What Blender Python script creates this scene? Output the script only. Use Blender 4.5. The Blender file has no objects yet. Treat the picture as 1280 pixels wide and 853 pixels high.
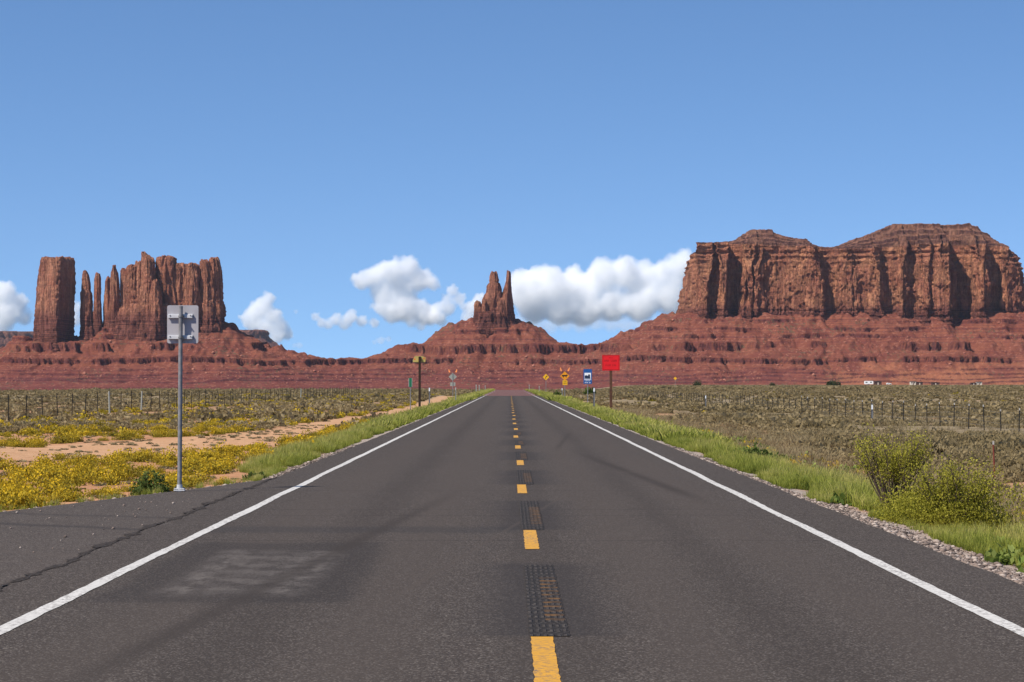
import bpy, bmesh, math, random
import numpy as np
from mathutils import Vector, Matrix

SC = bpy.context.scene
COL = SC.collection
random.seed(7)
RNG = np.random.default_rng(11)

# ------------------------------------------------------------------ camera
FPX = 2740.0                      # focal length in pixels of the 1280 px wide photograph
CAMZ = 1.78
cam_data = bpy.data.cameras.new('camera')
cam = bpy.data.objects.new('camera', cam_data)
COL.objects.link(cam)
SC.camera = cam
cam_data.sensor_width = 36.0
cam_data.lens = FPX / 1280.0 * 36.0
cam_data.clip_start = 0.1
cam_data.clip_end = 120000.0
cam.location = (0, 0, CAMZ)
PITCH = math.atan(53.5 / FPX)
YAW = -3.0 / FPX
cam.rotation_euler = (math.radians(90) + PITCH, 0, YAW)

# ------------------------------------------------------------------ light
SUN_EL = math.radians(50)
SUN_AZ = math.radians(232)        # clockwise from +Y: behind the camera, to the left
TO_SUN = Vector((math.sin(SUN_AZ) * math.cos(SUN_EL), math.cos(SUN_AZ) * math.cos(SUN_EL), math.sin(SUN_EL)))
world = bpy.data.worlds.new('World')
SC.world = world
world.use_nodes = True
wn = world.node_tree
bg = wn.nodes['Background']
sky = wn.nodes.new('ShaderNodeTexSky')
sky.sky_type = 'NISHITA'
sky.sun_disc = False
sky.sun_elevation = SUN_EL
sky.sun_rotation = SUN_AZ
sky.altitude = 1600
sky.air_density = 1.0
sky.dust_density = 0.2
sky.ozone_density = 3.0
tcw = wn.nodes.new('ShaderNodeTexCoord')
mpw = wn.nodes.new('ShaderNodeMapping')
mpw.vector_type = 'POINT'
mpw.inputs['Location'].default_value = (0, 0, 0.13)
mpw.inputs['Scale'].default_value = (1, 1, 1.3)
wn.links.new(tcw.outputs['Generated'], mpw.inputs['Vector'])
wn.links.new(mpw.outputs[0], sky.inputs[0])
hs = wn.nodes.new('ShaderNodeHueSaturation')
hs.inputs['Saturation'].default_value = 1.13
hs.inputs['Value'].default_value = 1.0
wn.links.new(sky.outputs[0], hs.inputs['Color'])
wn.links.new(hs.outputs[0], bg.inputs['Color'])
bg.inputs['Strength'].default_value = 0.132

sun_data = bpy.data.lights.new('sun', 'SUN')
sun = bpy.data.objects.new('sun', sun_data)
COL.objects.link(sun)
sun_data.energy = 5.0
sun_data.angle = math.radians(0.53)
sun_data.color = (1.0, 0.93, 0.83)
sun.rotation_euler = (-TO_SUN).to_track_quat('-Z', 'Y').to_euler()
sun.location = (-60, -60, 90)

SC.view_settings.view_transform = 'Standard'
SC.view_settings.look = 'None'
SC.view_settings.exposure = 0.34
SC.view_settings.gamma = 1.0
SC.view_settings.use_curve_mapping = False
SC.cycles.max_bounces = 32
SC.cycles.diffuse_bounces = 3
SC.cycles.volume_bounces = 32
SC.cycles.transparent_max_bounces = 8
SC.cycles.use_denoising = True
SC.cycles.use_adaptive_sampling = False

# ------------------------------------------------------------------ projection helper (photo pixels -> world, while building)
_R = np.array(cam.rotation_euler.to_matrix())
def ray(px, py):
    d = _R @ np.array([(px - 640.0) / FPX, (426.5 - py) / FPX, -1.0])
    return d / d[1]
def P(px, py, Y):
    d = ray(px, py)
    return np.array([d[0] * Y, Y, CAMZ + d[2] * Y])
def X_(px, Y):
    return (px - 637.0) / FPX * Y
def Z_(py, Y):
    return CAMZ + (480.0 - py) / FPX * Y
def G(px, py, h=CAMZ):
    Y = FPX * h / (py - 480.0)
    return X_(px, Y), Y

# ------------------------------------------------------------------ noise
_PERM = np.random.default_rng(5).permutation(4096).astype(np.int64)
_GR = np.random.default_rng(6).normal(size=(4096, 3))
_GR /= np.linalg.norm(_GR, axis=1)[:, None]
def perlin(x, y, z=0.0, seed=0):
    x, y, z = np.broadcast_arrays(np.asarray(x, float), np.asarray(y, float), np.asarray(z, float))
    xi = np.floor(x).astype(np.int64); yi = np.floor(y).astype(np.int64); zi = np.floor(z).astype(np.int64)
    xf, yf, zf = x - xi, y - yi, z - zi
    u = xf**3 * (xf * (xf * 6 - 15) + 10); v = yf**3 * (yf * (yf * 6 - 15) + 10); w = zf**3 * (zf * (zf * 6 - 15) + 10)
    def g(a, b, c):
        h = _PERM[(_PERM[(_PERM[(xi + a + seed * 131) & 4095] + yi + b) & 4095] + zi + c) & 4095]
        gr = _GR[h]
        return gr[..., 0] * (xf - a) + gr[..., 1] * (yf - b) + gr[..., 2] * (zf - c)
    x00 = g(0,0,0) * (1-u) + g(1,0,0) * u; x10 = g(0,1,0) * (1-u) + g(1,1,0) * u
    x01 = g(0,0,1) * (1-u) + g(1,0,1) * u; x11 = g(0,1,1) * (1-u) + g(1,1,1) * u
    return ((x00 * (1-v) + x10 * v) * (1-w) + (x01 * (1-v) + x11 * v) * w) * 1.6
def fbm(x, y, z=0.0, o=4, gain=0.5, lac=2.03, seed=0):
    s = 0.0; a = 1.0; f = 1.0
    for k in range(o):
        s = s + a * perlin(np.asarray(x) * f, np.asarray(y) * f, np.asarray(z) * f, seed + k * 7)
        a *= gain; f *= lac
    return s
def ridged(x, y, z=0.0, o=3, gain=0.5, seed=0):
    s = 0.0; a = 1.0; f = 1.0; t = 0.0
    for k in range(o):
        s = s + a * (1 - np.abs(perlin(np.asarray(x) * f, np.asarray(y) * f, np.asarray(z) * f, seed + k * 5)) * 2)
        t += a; a *= gain; f *= 2.1
    return s / t
def sst(a, b, x):
    t = np.clip((np.asarray(x, float) - a) / (b - a), 0, 1)
    return t * t * (3 - 2 * t)

# ------------------------------------------------------------------ mesh helpers
def np_mesh(name, verts, faces, mat=None, smooth=False, attrs=None):
    """faces: (n,3) or (n,4) int array"""
    verts = np.ascontiguousarray(verts, dtype=np.float32); faces = np.ascontiguousarray(faces, dtype=np.int32)
    me = bpy.data.meshes.new(name)
    n, k = faces.shape
    me.vertices.add(len(verts)); me.vertices.foreach_set('co', verts.ravel())
    me.loops.add(n * k); me.loops.foreach_set('vertex_index', faces.ravel())
    me.polygons.add(n); me.polygons.foreach_set('loop_start', np.arange(0, n * k, k, dtype=np.int32))
    me.update(calc_edges=True)
    if smooth:
        me.polygons.foreach_set('use_smooth', np.ones(n, dtype=bool))
    for an, arr in (attrs or {}).items():
        a = me.attributes.new(an, 'FLOAT', 'POINT')
        a.data.foreach_set('value', np.ascontiguousarray(arr, dtype=np.float32))
    if mat: me.materials.append(mat)
    return me
def link(name, me, parent=None, loc=(0, 0, 0)):
    o = bpy.data.objects.new(name, me)
    COL.objects.link(o)
    o.location = loc
    if parent: o.parent = parent
    return o
def bm_obj(name, bm, mat, parent=None, loc=(0, 0, 0), smooth=False):
    me = bpy.data.meshes.new(name)
    bmesh.ops.recalc_face_normals(bm, faces=bm.faces)
    bm.to_mesh(me); bm.free()
    if smooth:
        me.polygons.foreach_set('use_smooth', np.ones(len(me.polygons), dtype=bool))
    me.materials.append(mat)
    return link(name, me, parent, loc)
def tag(o, label=None, cat=None, group=None, kind=None):
    if label: o['label'] = label
    if cat: o['category'] = cat
    if group: o['group'] = group
    if kind: o['kind'] = kind
    return o
def empty(name, loc, label, cat, group=None, rz=0.0):
    o = bpy.data.objects.new(name, None); COL.objects.link(o)
    o.location = loc; o.rotation_euler = (0, 0, rz); o.empty_display_size = 0.3
    return tag(o, label, cat, group)
def grid_faces(nu, nv, wrap=False):
    """vertices indexed v*nu+u"""
    u = np.arange(nu if wrap else nu - 1); v = np.arange(nv - 1)
    U, V = np.meshgrid(u, v)
    U1 = (U + 1) % nu
    return np.stack([V * nu + U, V * nu + U1, (V + 1) * nu + U1, (V + 1) * nu + U], -1).reshape(-1, 4)
def add_box(bm, x0, x1, y0, y1, z0, z1, bev=0.0, mtx=None):
    r = bmesh.ops.create_cube(bm, size=1.0)
    vs = r['verts']
    for v in vs:
        v.co = Vector(((x0 + x1) / 2 + v.co.x * (x1 - x0), (y0 + y1) / 2 + v.co.y * (y1 - y0), (z0 + z1) / 2 + v.co.z * (z1 - z0)))
    if bev > 0:
        es = list({e for v in vs for e in v.link_edges})
        r2 = bmesh.ops.bevel(bm, geom=es, offset=bev, segments=2, affect='EDGES', profile=0.6)
        vs = r2['verts']
    if mtx is not None:
        bmesh.ops.transform(bm, matrix=mtx, verts=list(vs))
def add_cyl(bm, p0, p1, r0, r1=None, n=12):
    p0 = Vector(p0); p1 = Vector(p1); d = p1 - p0
    m = Matrix.Translation((p0 + p1) / 2) @ d.to_track_quat('Z', 'Y').to_matrix().to_4x4()
    bmesh.ops.create_cone(bm, cap_ends=True, segments=n, radius1=r0, radius2=r0 if r1 is None else r1, depth=d.length, matrix=m)
def prism(bm, pts, y0, y1):
    """outline in (x, z) extruded along y"""
    a = [bm.verts.new((x, y0, z)) for x, z in pts]; b = [bm.verts.new((x, y1, z)) for x, z in pts]
    bm.faces.new(a); bm.faces.new(list(reversed(b)))
    for i in range(len(pts)):
        j = (i + 1) % len(pts)
        bm.faces.new((a[i], b[i], b[j], a[j]))
def round_rect(w, h, r, cx=0, cz=0, n=5):
    out = []
    for sx, sz, a0 in ((1, 1, 0), (-1, 1, 90), (-1, -1, 180), (1, -1, 270)):
        for k in range(n + 1):
            a = math.radians(a0 + 90 * k / n)
            out.append((cx + sx * (w / 2 - r) + r * math.cos(a), cz + sz * (h / 2 - r) + r * math.sin(a)))
    return out

# ------------------------------------------------------------------ node helpers
class NT:
    def __init__(s, name, rough=0.9, spec=0.2):
        s.m = bpy.data.materials.new(name); s.m.use_nodes = True
        s.t = s.m.node_tree; s.b = s.t.nodes['Principled BSDF']
        s.b.inputs['Roughness'].default_value = rough
        s.b.inputs['Specular IOR Level'].default_value = spec
        s.pos = None
    def n(s, typ, **kw):
        nd = s.t.nodes.new(typ)
        for k, v in kw.items(): setattr(nd, k, v)
        return nd
    def set(s, sock, v):
        if hasattr(v, 'is_output') or isinstance(v, bpy.types.NodeSocket): s.t.links.new(v, sock)
        else: sock.default_value = v
    def P(s):
        if s.pos is None: s.pos = s.n('ShaderNodeNewGeometry').outputs['Position']
        return s.pos
    def obj(s):
        return s.n('ShaderNodeTexCoord').outputs['Object']
    def mapv(s, v, scale=(1, 1, 1), loc=(0, 0, 0)):
        m = s.n('ShaderNodeMapping'); s.set(m.inputs['Vector'], v)
        m.inputs['Scale'].default_value = scale; m.inputs['Location'].default_value = loc
        return m.outputs[0]
    def noise(s, v, scale, detail=4, rough=0.55, dist=0.0):
        x = s.n('ShaderNodeTexNoise'); s.set(x.inputs['Vector'], v)
        x.inputs['Scale'].default_value = scale; x.inputs['Detail'].default_value = detail
        x.inputs['Roughness'].default_value = rough; x.inputs['Distortion'].default_value = dist
        return x.outputs['Fac']
    def vor(s, v, scale, feature='F1', out='Distance', rnd=1.0):
        x = s.n('ShaderNodeTexVoronoi', feature=feature); s.set(x.inputs['Vector'], v)
        x.inputs['Scale'].default_value = scale; x.inputs['Randomness'].default_value = rnd
        return x.outputs[out]
    def math(s, op, a, b=0.0, c=0.0, clamp=False):
        x = s.n('ShaderNodeMath', operation=op, use_clamp=clamp)
        s.set(x.inputs[0], a); s.set(x.inputs[1], b); s.set(x.inputs[2], c)
        return x.outputs[0]
    def ramp(s, f, a, b, lo=0.0, hi=1.0, smooth=True):
        x = s.n('ShaderNodeMapRange', interpolation_type='SMOOTHSTEP' if smooth else 'LINEAR')
        s.set(x.inputs['Value'], f)
        x.inputs['From Min'].default_value = a; x.inputs['From Max'].default_value = b
        x.inputs['To Min'].default_value = lo; x.inputs['To Max'].default_value = hi
        return x.outputs[0]
    def mix(s, f, a, b, mode='MIX'):
        x = s.n('ShaderNodeMix', data_type='RGBA', blend_type=mode)
        s.set(x.inputs['Factor'], f)
        for k, v in ((6, a), (7, b)):
            s.set(x.inputs[k], tuple(v) + (1,) if isinstance(v, tuple) and len(v) == 3 else v)
        return x.outputs[2]
    def attr(s, name):
        x = s.n('ShaderNodeAttribute'); x.attribute_name = name
        return x.outputs['Fac']
    def sep(s, v):
        x = s.n('ShaderNodeSeparateXYZ'); s.set(x.inputs[0], v)
        return x.outputs
    def bump(s, h, strength=0.5, dist=0.1):
        x = s.n('ShaderNodeBump'); s.set(x.inputs['Height'], h)
        x.inputs['Strength'].default_value = strength; x.inputs['Distance'].default_value = dist
        s.t.links.new(x.outputs[0], s.b.inputs['Normal'])
    def color(s, c):
        s.set(s.b.inputs['Base Color'], tuple(c) + (1,) if isinstance(c, tuple) and len(c) == 3 else c)
        return s.m

def simple(name, col, rough=0.6, metal=0.0, var=0.15, scale=6.0, spec=0.3):
    m = NT(name, rough, spec)
    n = m.noise(m.obj(), scale, 5)
    f = m.ramp(n, 0.3, 0.7)
    m.color(m.mix(f, tuple(c * (1 - var) for c in col), tuple(min(1, c * (1 + var)) for c in col)))
    m.b.inputs['Metallic'].default_value = metal
    return m.m
# ================================================================== ground, road
def edge_left(y):
    """left edge of the paved apron / road"""
    return np.interp(y, [-60, 5, 16, 24, 30.5, 37.5, 41, 5000], [-14, -14, -12, -9, -7.1, -5.3, -4.55, -4.45])
TRACK = np.array([(-40, 50), (-24, 56), (-14, 61), (-11.5, 66), (-9.4, 76), (-8.9, 90), (-8.3, 120), (-7.6, 150), (-7.4, 190), (-8.2, 260), (-9.5, 340)], float)
TRACKW = np.array([7.5, 6.5, 5.0, 3.6, 2.0, 1.2, 0.9, 1.1, 1.2, 1.4, 1.4])
def track_mask(x, y):
    best = np.full(np.broadcast(x, y).shape, 9.0)
    for i in range(len(TRACK) - 1):
        a, b = TRACK[i], TRACK[i + 1]; d = b - a
        t = np.clip(((x - a[0]) * d[0] + (y - a[1]) * d[1]) / (d @ d), 0, 1)
        q = np.hypot(x - a[0] - t * d[0], y - a[1] - t * d[1]) / (TRACKW[i] * (1 - t) + TRACKW[i + 1] * t)
        best = np.minimum(best, q)
    return best
def ground_z(x, y):
    x = np.asarray(x, float); y = np.asarray(y, float)
    el = edge_left(y)
    dr = x - 4.55; dl = el - x
    z = -0.03 + np.interp(dr, [0, 0.8, 2.4, 8, 60], [0, -0.09, -0.30, -0.27, -0.2]) * (dr > 0)
    z = z + np.interp(dl, [0, 0.8, 2.5, 8, 60], [0, -0.06, -0.12, -0.06, 0.0]) * (dl > 0)
    off = np.clip(np.maximum(dr, dl) / 6, 0, 1)
    z = z + off * (0.13 * fbm(x / 9, y / 14, 0, 3, seed=3) + 0.03 * fbm(x / 1.3, y / 1.3, 0, 2, seed=9))
    yy = np.maximum(y, 1.0)
    px = 637 + x / yy * FPX
    right = sst(690, 800, px)
    y0 = np.interp(px, [-50, 60, 130], [480, 520, 640])
    z = z - 13 * sst(0, 1, (y - y0) / 900) * (1 - right) + 0.05 * sst(200, 620, y) * (1 - sst(520, 590, px)) * sst(60, 130, px)
    z = z + right * 0.25 * sst(300, 900, y) * off
    return z
def nonuni(vals):
    out = [vals[0][0]]
    for (a, b, st) in vals:
        n = max(1, int(round((b - a) / st)))
        out += list(a + (b - a) * (np.arange(1, n + 1) / n))
    return np.array(out)
gx = np.concatenate([-nonuni([(4.4, 12, .3), (12, 26, .5), (26, 60, 2), (60, 200, 9), (200, 1000, 60), (1000, 3500, 250)])[::-1],
                     nonuni([(-4.0, 4.3, 1.2)]), nonuni([(4.5, 9, .22), (9, 24, .5), (24, 60, 2), (60, 200, 9), (200, 1000, 60), (1000, 3500, 250)])])
gy = nonuni([(-60, 8, 8), (8, 20, .7), (20, 80, .5), (80, 160, 1.2), (160, 360, 4), (360, 1000, 16), (1000, 4400, 100)])
GX, GY = np.meshgrid(gx, gy)
GZ = ground_z(GX, GY)
tm = track_mask(GX, GY) + 0.35 * fbm(GX / 2.2, GY / 4.0, 0, 3, seed=21)
track = 1 - sst(0.75, 1.25, tm)
gravel = (1 - sst(0.5, 1.1, (GX - 4.5) + 0.25 * fbm(GX, GY / 1.5, 0, 2, seed=4))) * (GX > 0) + (1 - sst(0.15, 0.6, (edge_left(GY) - GX) + 0.15 * fbm(GX, GY / 1.5, 0, 2, seed=8))) * (GX < 0)
litter = np.clip(sst(8, 14, GX) + 0.35 * sst(75, 110, GY) * (GX < 0) + sst(150, 300, GY), 0, 1)

def mat_ground():
    m = NT('sandy_soil', 0.95, 0.1)
    p = m.P()
    big = m.noise(m.mapv(p, (1, .5, 1)), 0.22, 5, 0.6)
    mid = m.noise(p, 1.7, 5, 0.62)
    fine = m.noise(p, 14, 4, 0.7)
    soil = m.mix(m.ramp(big, .35, .65), (.40, .198, .098), (.49, .27, .145))
    soil = m.mix(m.ramp(mid, .42, .7, 0, .6), soil, (.30, .145, .08))
    lit = m.mix(m.ramp(mid, .35, .68), (.185, .14, .085), (.30, .235, .135))
    lit = m.mix(m.ramp(big, .56, .70, 0, .8), lit, (.46, .225, .11))
    c = m.mix(m.attr('litter'), soil, lit)
    sand = m.mix(m.ramp(mid, .3, .7), (.45, .25, .128), (.54, .325, .185))
    c = m.mix(m.math('MULTIPLY', m.attr('track'), .92), c, sand)
    peb = m.vor(p, 26, out='Color')
    gcol = m.mix(m.sep(peb)[0], (.17, .14, .12), (.50, .43, .37))
    c = m.mix(m.math('MULTIPLY', m.attr('gravel'), .95), c, gcol)
    c = m.mix(m.ramp(fine, .3, .75, 0, .35), c, m.mix(.5, c, (.12, .07, .045)))
    m.bump(m.math('ADD', m.math('MULTIPLY', mid, .6), m.math('MULTIPLY', fine, .35)), .7, .12)
    return m.color(c)
ground = link('ground', np_mesh('ground', np.stack([GX, GY, GZ], -1).reshape(-1, 3), grid_faces(len(gx), len(gy)), mat_ground(), True,
              {'track': track.ravel(), 'gravel': gravel.ravel(), 'litter': litter.ravel()}))
tag(ground, kind='structure')

ROAD_END = 325.0
DASH_FAR = [15.4, 26.6, 38.6] + [50.9 + 12.2 * k for k in range(46)]
def boxmask(m, x, y, x0, x1, y0, y1, s):
    a = m.math('MULTIPLY', m.ramp(x, x0 - s, x0 + s), m.ramp(x, x1 - s, x1 + s, 1, 0))
    b = m.math('MULTIPLY', m.ramp(y, y0 - s * 2, y0 + s * 2), m.ramp(y, y1 - s * 2, y1 + s * 2, 1, 0))
    return m.math('MULTIPLY', a, b)
def mat_asphalt(name, base, main=True, red=False):
    m = NT(name, 0.92, 0.12)
    p = m.P()
    wob = m.noise(m.mapv(p, (1, .25, 1)), .9, 4)
    px_, py_, _ = m.sep(p)
    x = m.math('ADD', px_, m.math('MULTIPLY_ADD', wob, .5, -.25))
    y = m.math('ADD', py_, m.math('MULTIPLY_ADD', m.noise(p, .8, 3), .8, -.4))
    grain = m.noise(p, 60, 3, .7)
    agg = m.vor(p, 85, out='Color')
    blot = m.noise(m.mapv(p, (1, .16, 1)), .55, 5, .6)
    d = tuple(c * .74 for c in base); l = tuple(c * 1.28 for c in base)
    c = m.mix(m.ramp(blot, .3, .7), tuple(q * .9 for q in base), tuple(q * 1.12 for q in base))
    c = m.mix(m.ramp(grain, .35, .7), m.mix(.5, c, d), m.mix(.55, c, l))
    ag = m.sep(agg)
    c = m.mix(m.math('MULTIPLY', m.ramp(ag[0], .74, .95), .55), c, (.26, .225, .195))
    c = m.mix(m.math('MULTIPLY', m.ramp(ag[1], .70, .93), .6), c, (.018, .016, .016))
    if main:
        # wheel paths (polished, paler) and the darker oil strip between them
        for x0, x1, s, f, col in ((-3.15, -2.35, .35, .45, l), (-1.35, -.65, .3, .42, l), (.95, 1.6, .3, .42, l), (2.45, 3.15, .35, .42, l), (-2.1, -1.6, .3, .40, d), (1.8, 2.2, .3, .42, d)):
            c = m.mix(m.math('MULTIPLY', boxmask(m, x, y, x0, x1, -50, 320, s), f), c, col)
        # dark worn strip round the ground-off centre line, strongest at each milled gap
        c = m.mix(m.math('MULTIPLY', boxmask(m, x, y, -.02, .62, -50, 330, .10), .30), c, d)
        ym = m.math('FLOORED_MODULO', m.math('SUBTRACT', py_, 50.9), 12.2)
        halo = m.math('MULTIPLY', m.math('MULTIPLY', m.ramp(px_, -.55, .12), m.ramp(px_, .42, 1.15, 1, 0)),
                      m.math('MULTIPLY', m.ramp(ym, -.1, .25), m.ramp(ym, 5.9, 6.6, 1, 0)))
        nearfix = m.ramp(py_, 48.0, 48.5)
        c = m.mix(m.math('MULTIPLY', m.math('MULTIPLY', halo, nearfix), .42), c, (.030, .027, .027))
        for (a, b) in ((15.45, 21.7), (26.7, 33.3), (38.7, 44.9)):
            hb = m.math('MULTIPLY', m.math('MULTIPLY', m.ramp(px_, -.5, .12), m.ramp(px_, .42, 1.1, 1, 0)), m.math('MULTIPLY', m.ramp(py_, a - .1, a + .15), m.ramp(py_, b - .3, b + .4, 1, 0)))
            c = m.mix(m.math('MULTIPLY', m.math('MULTIPLY', hb, m.ramp(blot, .2, .6, .5, 1)), .50), c, (.028, .025, .025))
        # ground-off marking in the left lane: dark block, scoured pale strokes in it
        c = m.mix(m.math('MULTIPLY', boxmask(m, x, y, -3.45, -1.35, 17.8, 24.6, .12), .40), c, (.024, .021, .020))
        dg = m.math('ADD', px_, m.math('MULTIPLY', py_, -.06))
        st = m.noise(m.mapv(p, (2.2, .55, 1)), 7.0, 6, .75)
        hatch = m.ramp(m.math('SINE', m.math('MULTIPLY', m.math('ADD', y, m.math('MULTIPLY', px_, .5)), 7.5)), -.4, .5)
        inner = boxmask(m, x, y, -2.72, -2.12, 18.9, 22.9, .07)
        edge = m.math('MULTIPLY', m.ramp(m.math('ABSOLUTE', m.math('SUBTRACT', px_, -2.42)), .22, .42), .55)
        st = m.math('ADD', m.math('MULTIPLY', m.ramp(st, .35, .65, .45, 1), m.math('ADD', .45, edge)), m.math('MULTIPLY', m.math('MULTIPLY', inner, hatch), .25))
        scr = m.math('MULTIPLY', boxmask(m, x, y, -3.0, -1.8, 18.4, 23.4, .16), st)
        c = m.mix(m.math('MULTIPLY', m.math('MULTIPLY', scr, m.ramp(m.noise(m.mapv(p, (1, .45, 1)), 5.0, 7, .75), .38, .58, .1, 1)), .52), c, (.19, .165, .145))
        c = m.mix(m.math('MULTIPLY', boxmask(m, x, y, -3.6, 0.1, 26.2, 27.3, .16), .38), c, (.03, .028, .028))
        # skewed faint tyre sweeps
        for k, (x0, y0, dx, w, f, col) in enumerate(((-2.6, 13, .075, .20, .7, d), (-1.1, 17, .11, .05, .55, l), (2.9, 34, -.05, .24, .75, d), (1.3, 60, .045, .14, .6, d))):
            e = m.math('ABSOLUTE', m.math('SUBTRACT', px_, m.math('MULTIPLY_ADD', py_, dx, x0 - dx * y0)))
            g = m.math('MULTIPLY', m.ramp(e, 0, w, 1, 0), m.math('MULTIPLY', m.ramp(py_, y0 - 3, y0 + 3), m.ramp(py_, y0 + 14, y0 + 26, 1, 0)))
            c = m.mix(m.math('MULTIPLY', g, f), c, col)
        # hairline transverse cracks
        for yc, amp in ((31.0, .5), (29.6, .6), (36.5, .35), (24.9, .4)):
            e = m.math('ABSOLUTE', m.math('SUBTRACT', py_, m.math('MULTIPLY_ADD', m.noise(m.mapv(p, (1, 0, 0)), .7, 6, .6), amp * 2, yc - amp)))
            c = m.mix(m.ramp(e, .015, .05, .45, 0), c, (.022, .016, .015))
        for yc, amp, sl in ((42.0, 1.2, -.9), (47, 1.6, 1.2)):
            e = m.math('ABSOLUTE', m.math('SUBTRACT', m.math('MULTIPLY_ADD', px_, sl, py_), m.math('MULTIPLY_ADD', m.noise(m.mapv(p, (1, 0, 0)), .5, 5, .6), amp * 2, yc - amp)))
            c = m.mix(m.ramp(e, .05, .25, .4, 0), c, l)
    else:
        if not red:
            # apron: tyre arcs and a rough dark seam
            for k, (yc, sl, amp, f) in enumerate(((27.5, .45, .8, .5), (23.2, .5, 1.0, .4), (30.5, .3, .6, .35))):
                e = m.math('ABSOLUTE', m.math('SUBTRACT', m.math('MULTIPLY_ADD', px_, sl, py_), m.math('MULTIPLY_ADD', m.noise(m.mapv(p, (1, 0, 0)), .35, 3, .5), amp * 2, yc - amp - 2.5)))
                c = m.mix(m.ramp(e, .04, .30, f, 0), c, l if k == 1 else (.028, .025, .024))
            spots = m.vor(p, 3.1)
            c = m.mix(m.ramp(spots, .05, .10, .7, 0), c, (.02, .018, .018))
    m.bump(m.math('ADD', m.math('MULTIPLY', grain, .5), m.math('MULTIPLY', ag[2], .4)), .55, .012)
    return m.color(c)
def sheet(name, pts_l, pts_r, z, mat, parent=None, jag=0.0, seed=1):
    """strip between two polylines sampled alike: lists of (x,y)"""
    v = []
    for (a, b) in zip(pts_l, pts_r):
        v += [(a[0], a[1], z), (b[0], b[1], z)]
    f = [(2 * i, 2 * i + 1, 2 * i + 3, 2 * i + 2) for i in range(len(pts_l) - 1)]
    o = link(name, np_mesh(name, np.array(v), np.array(f), mat), parent)
    return o
ys = nonuni([(-40, 10, 5), (10, 60, .35), (60, 160, 1), (160, ROAD_END, 5)])
jl = -4.42 + .05 * fbm(ys * .8, 3.3, 0, 4, seed=31); jr = 4.53 + .035 * fbm(ys * .8, 9.3, 0, 4, seed=32)
M_ROAD = mat_asphalt('asphalt', (.056, .0445, .0365))
road = sheet('road', list(zip(jl, ys)), list(zip(jr, ys)), 0.004, M_ROAD)
tag(road, kind='structure')
ys2 = nonuni([(ROAD_END, 640, 9), (640, 1500, 60)])
M_OLD = mat_asphalt('worn_red_chipseal', (.15, .07, .062), False, True)
far_road = link('far_road', np_mesh('far_road', np.array([(x, y, float(ground_z(0, y)) + .036) for y in ys2 for x in (-4.4, 4.5)]),
                np.array([(2*i, 2*i+1, 2*i+3, 2*i+2) for i in range(len(ys2) - 1)]), M_OLD))
tag(far_road, kind='structure')
# apron on the left
ya = nonuni([(-40, 14, 4), (14, 41.5, .3)])
el = edge_left(ya) + .07 * fbm(ya * 1.1, 1.0, 0, 4, seed=41)
M_APRON = mat_asphalt('apron_asphalt', (.068, .0545, .0455), False)
apron = sheet('apron', list(zip(el, ya)), [(-4.30, y) for y in ya], -0.004, M_APRON)
tag(apron, kind='structure')
# crumbled dark seam between the apron and the road
ysm = nonuni([(10, 41.5, .07)])
sw = .015 + .10 * np.clip(fbm(ysm * 1.3, 0, 0, 6, .75, seed=51) + .25, 0, 2)
sc_ = -4.44 + .10 * fbm(ysm * .35, 5, 0, 3, seed=52)
sm = NT('crumbled_tar', .95, .1)
sm.color(sm.mix(sm.ramp(sm.noise(sm.P(), 30, 4, .7), .4, .65), (.036, .030, .026), (.095, .078, .067)))
sm.bump(sm.noise(sm.P(), 40, 4, .8), 1.0, .03)
seam = sheet('seam', list(zip(sc_ - sw, ysm)), list(zip(sc_ + sw * .8, ysm)), 0.0085, sm.m, apron)

# painted lines: children of the road
def mat_paint(name, col, wear):
    m = NT(name, .75, .25)
    p = m.P()
    n = m.noise(p, 22, 5, .75); s = m.noise(m.mapv(p, (1, .4, 1)), 2.0, 5, .6)
    f = m.math('MULTIPLY', m.ramp(n, .45, .62), m.ramp(s, .32, .62, .15, 1))
    c = m.mix(m.ramp(s, .3, .7), tuple(q * .88 for q in col), col)
    c = m.mix(m.math('MULTIPLY', f, wear), c, (.12, .10, .09))
    m.bump(n, .4, .006)
    return m.color(c)
M_WHITE = mat_paint('white_road_paint', (.60, .575, .53), .9)
M_YELLOW = mat_paint('yellow_road_paint', (.60, .30, .03), 1.0)
ye = nonuni([(-40, 12, 4), (12, 70, .25), (70, ROAD_END, 4)])
for sgn in (-1, 1):
    n1 = .012 * fbm(ye * 2.2, 3 + sgn, 0, 4, .6, seed=61); n2 = .012 * fbm(ye * 2.2, 8 + sgn, 0, 4, .6, seed=62)
    w_ = .065 + .012 * fbm(ye * .15, sgn, 0, 2, seed=63)
    c_ = sgn * 3.66 + .03 * fbm(ye * .12, 2 * sgn, 0, 2, seed=64)
    sheet('edge_line', list(zip(c_ - w_ + n1, ye)), list(zip(c_ + w_ + n2, ye)), 0.009, M_WHITE, road)
    for (a, b) in ((332, 352), (365, 380), (405, 422), (455, 470), (520, 540)):
        zz = float(ground_z(0, a)) + .045
        link('edge_line', np_mesh('edge_line', np.array([(sgn * 3.66 - .07, a, zz), (sgn * 3.66 + .07, a, zz), (sgn * 3.66 + .07, b, zz), (sgn * 3.66 - .07, b, zz)]), np.array([(0, 1, 2, 3)]), M_WHITE), far_road)
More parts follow.
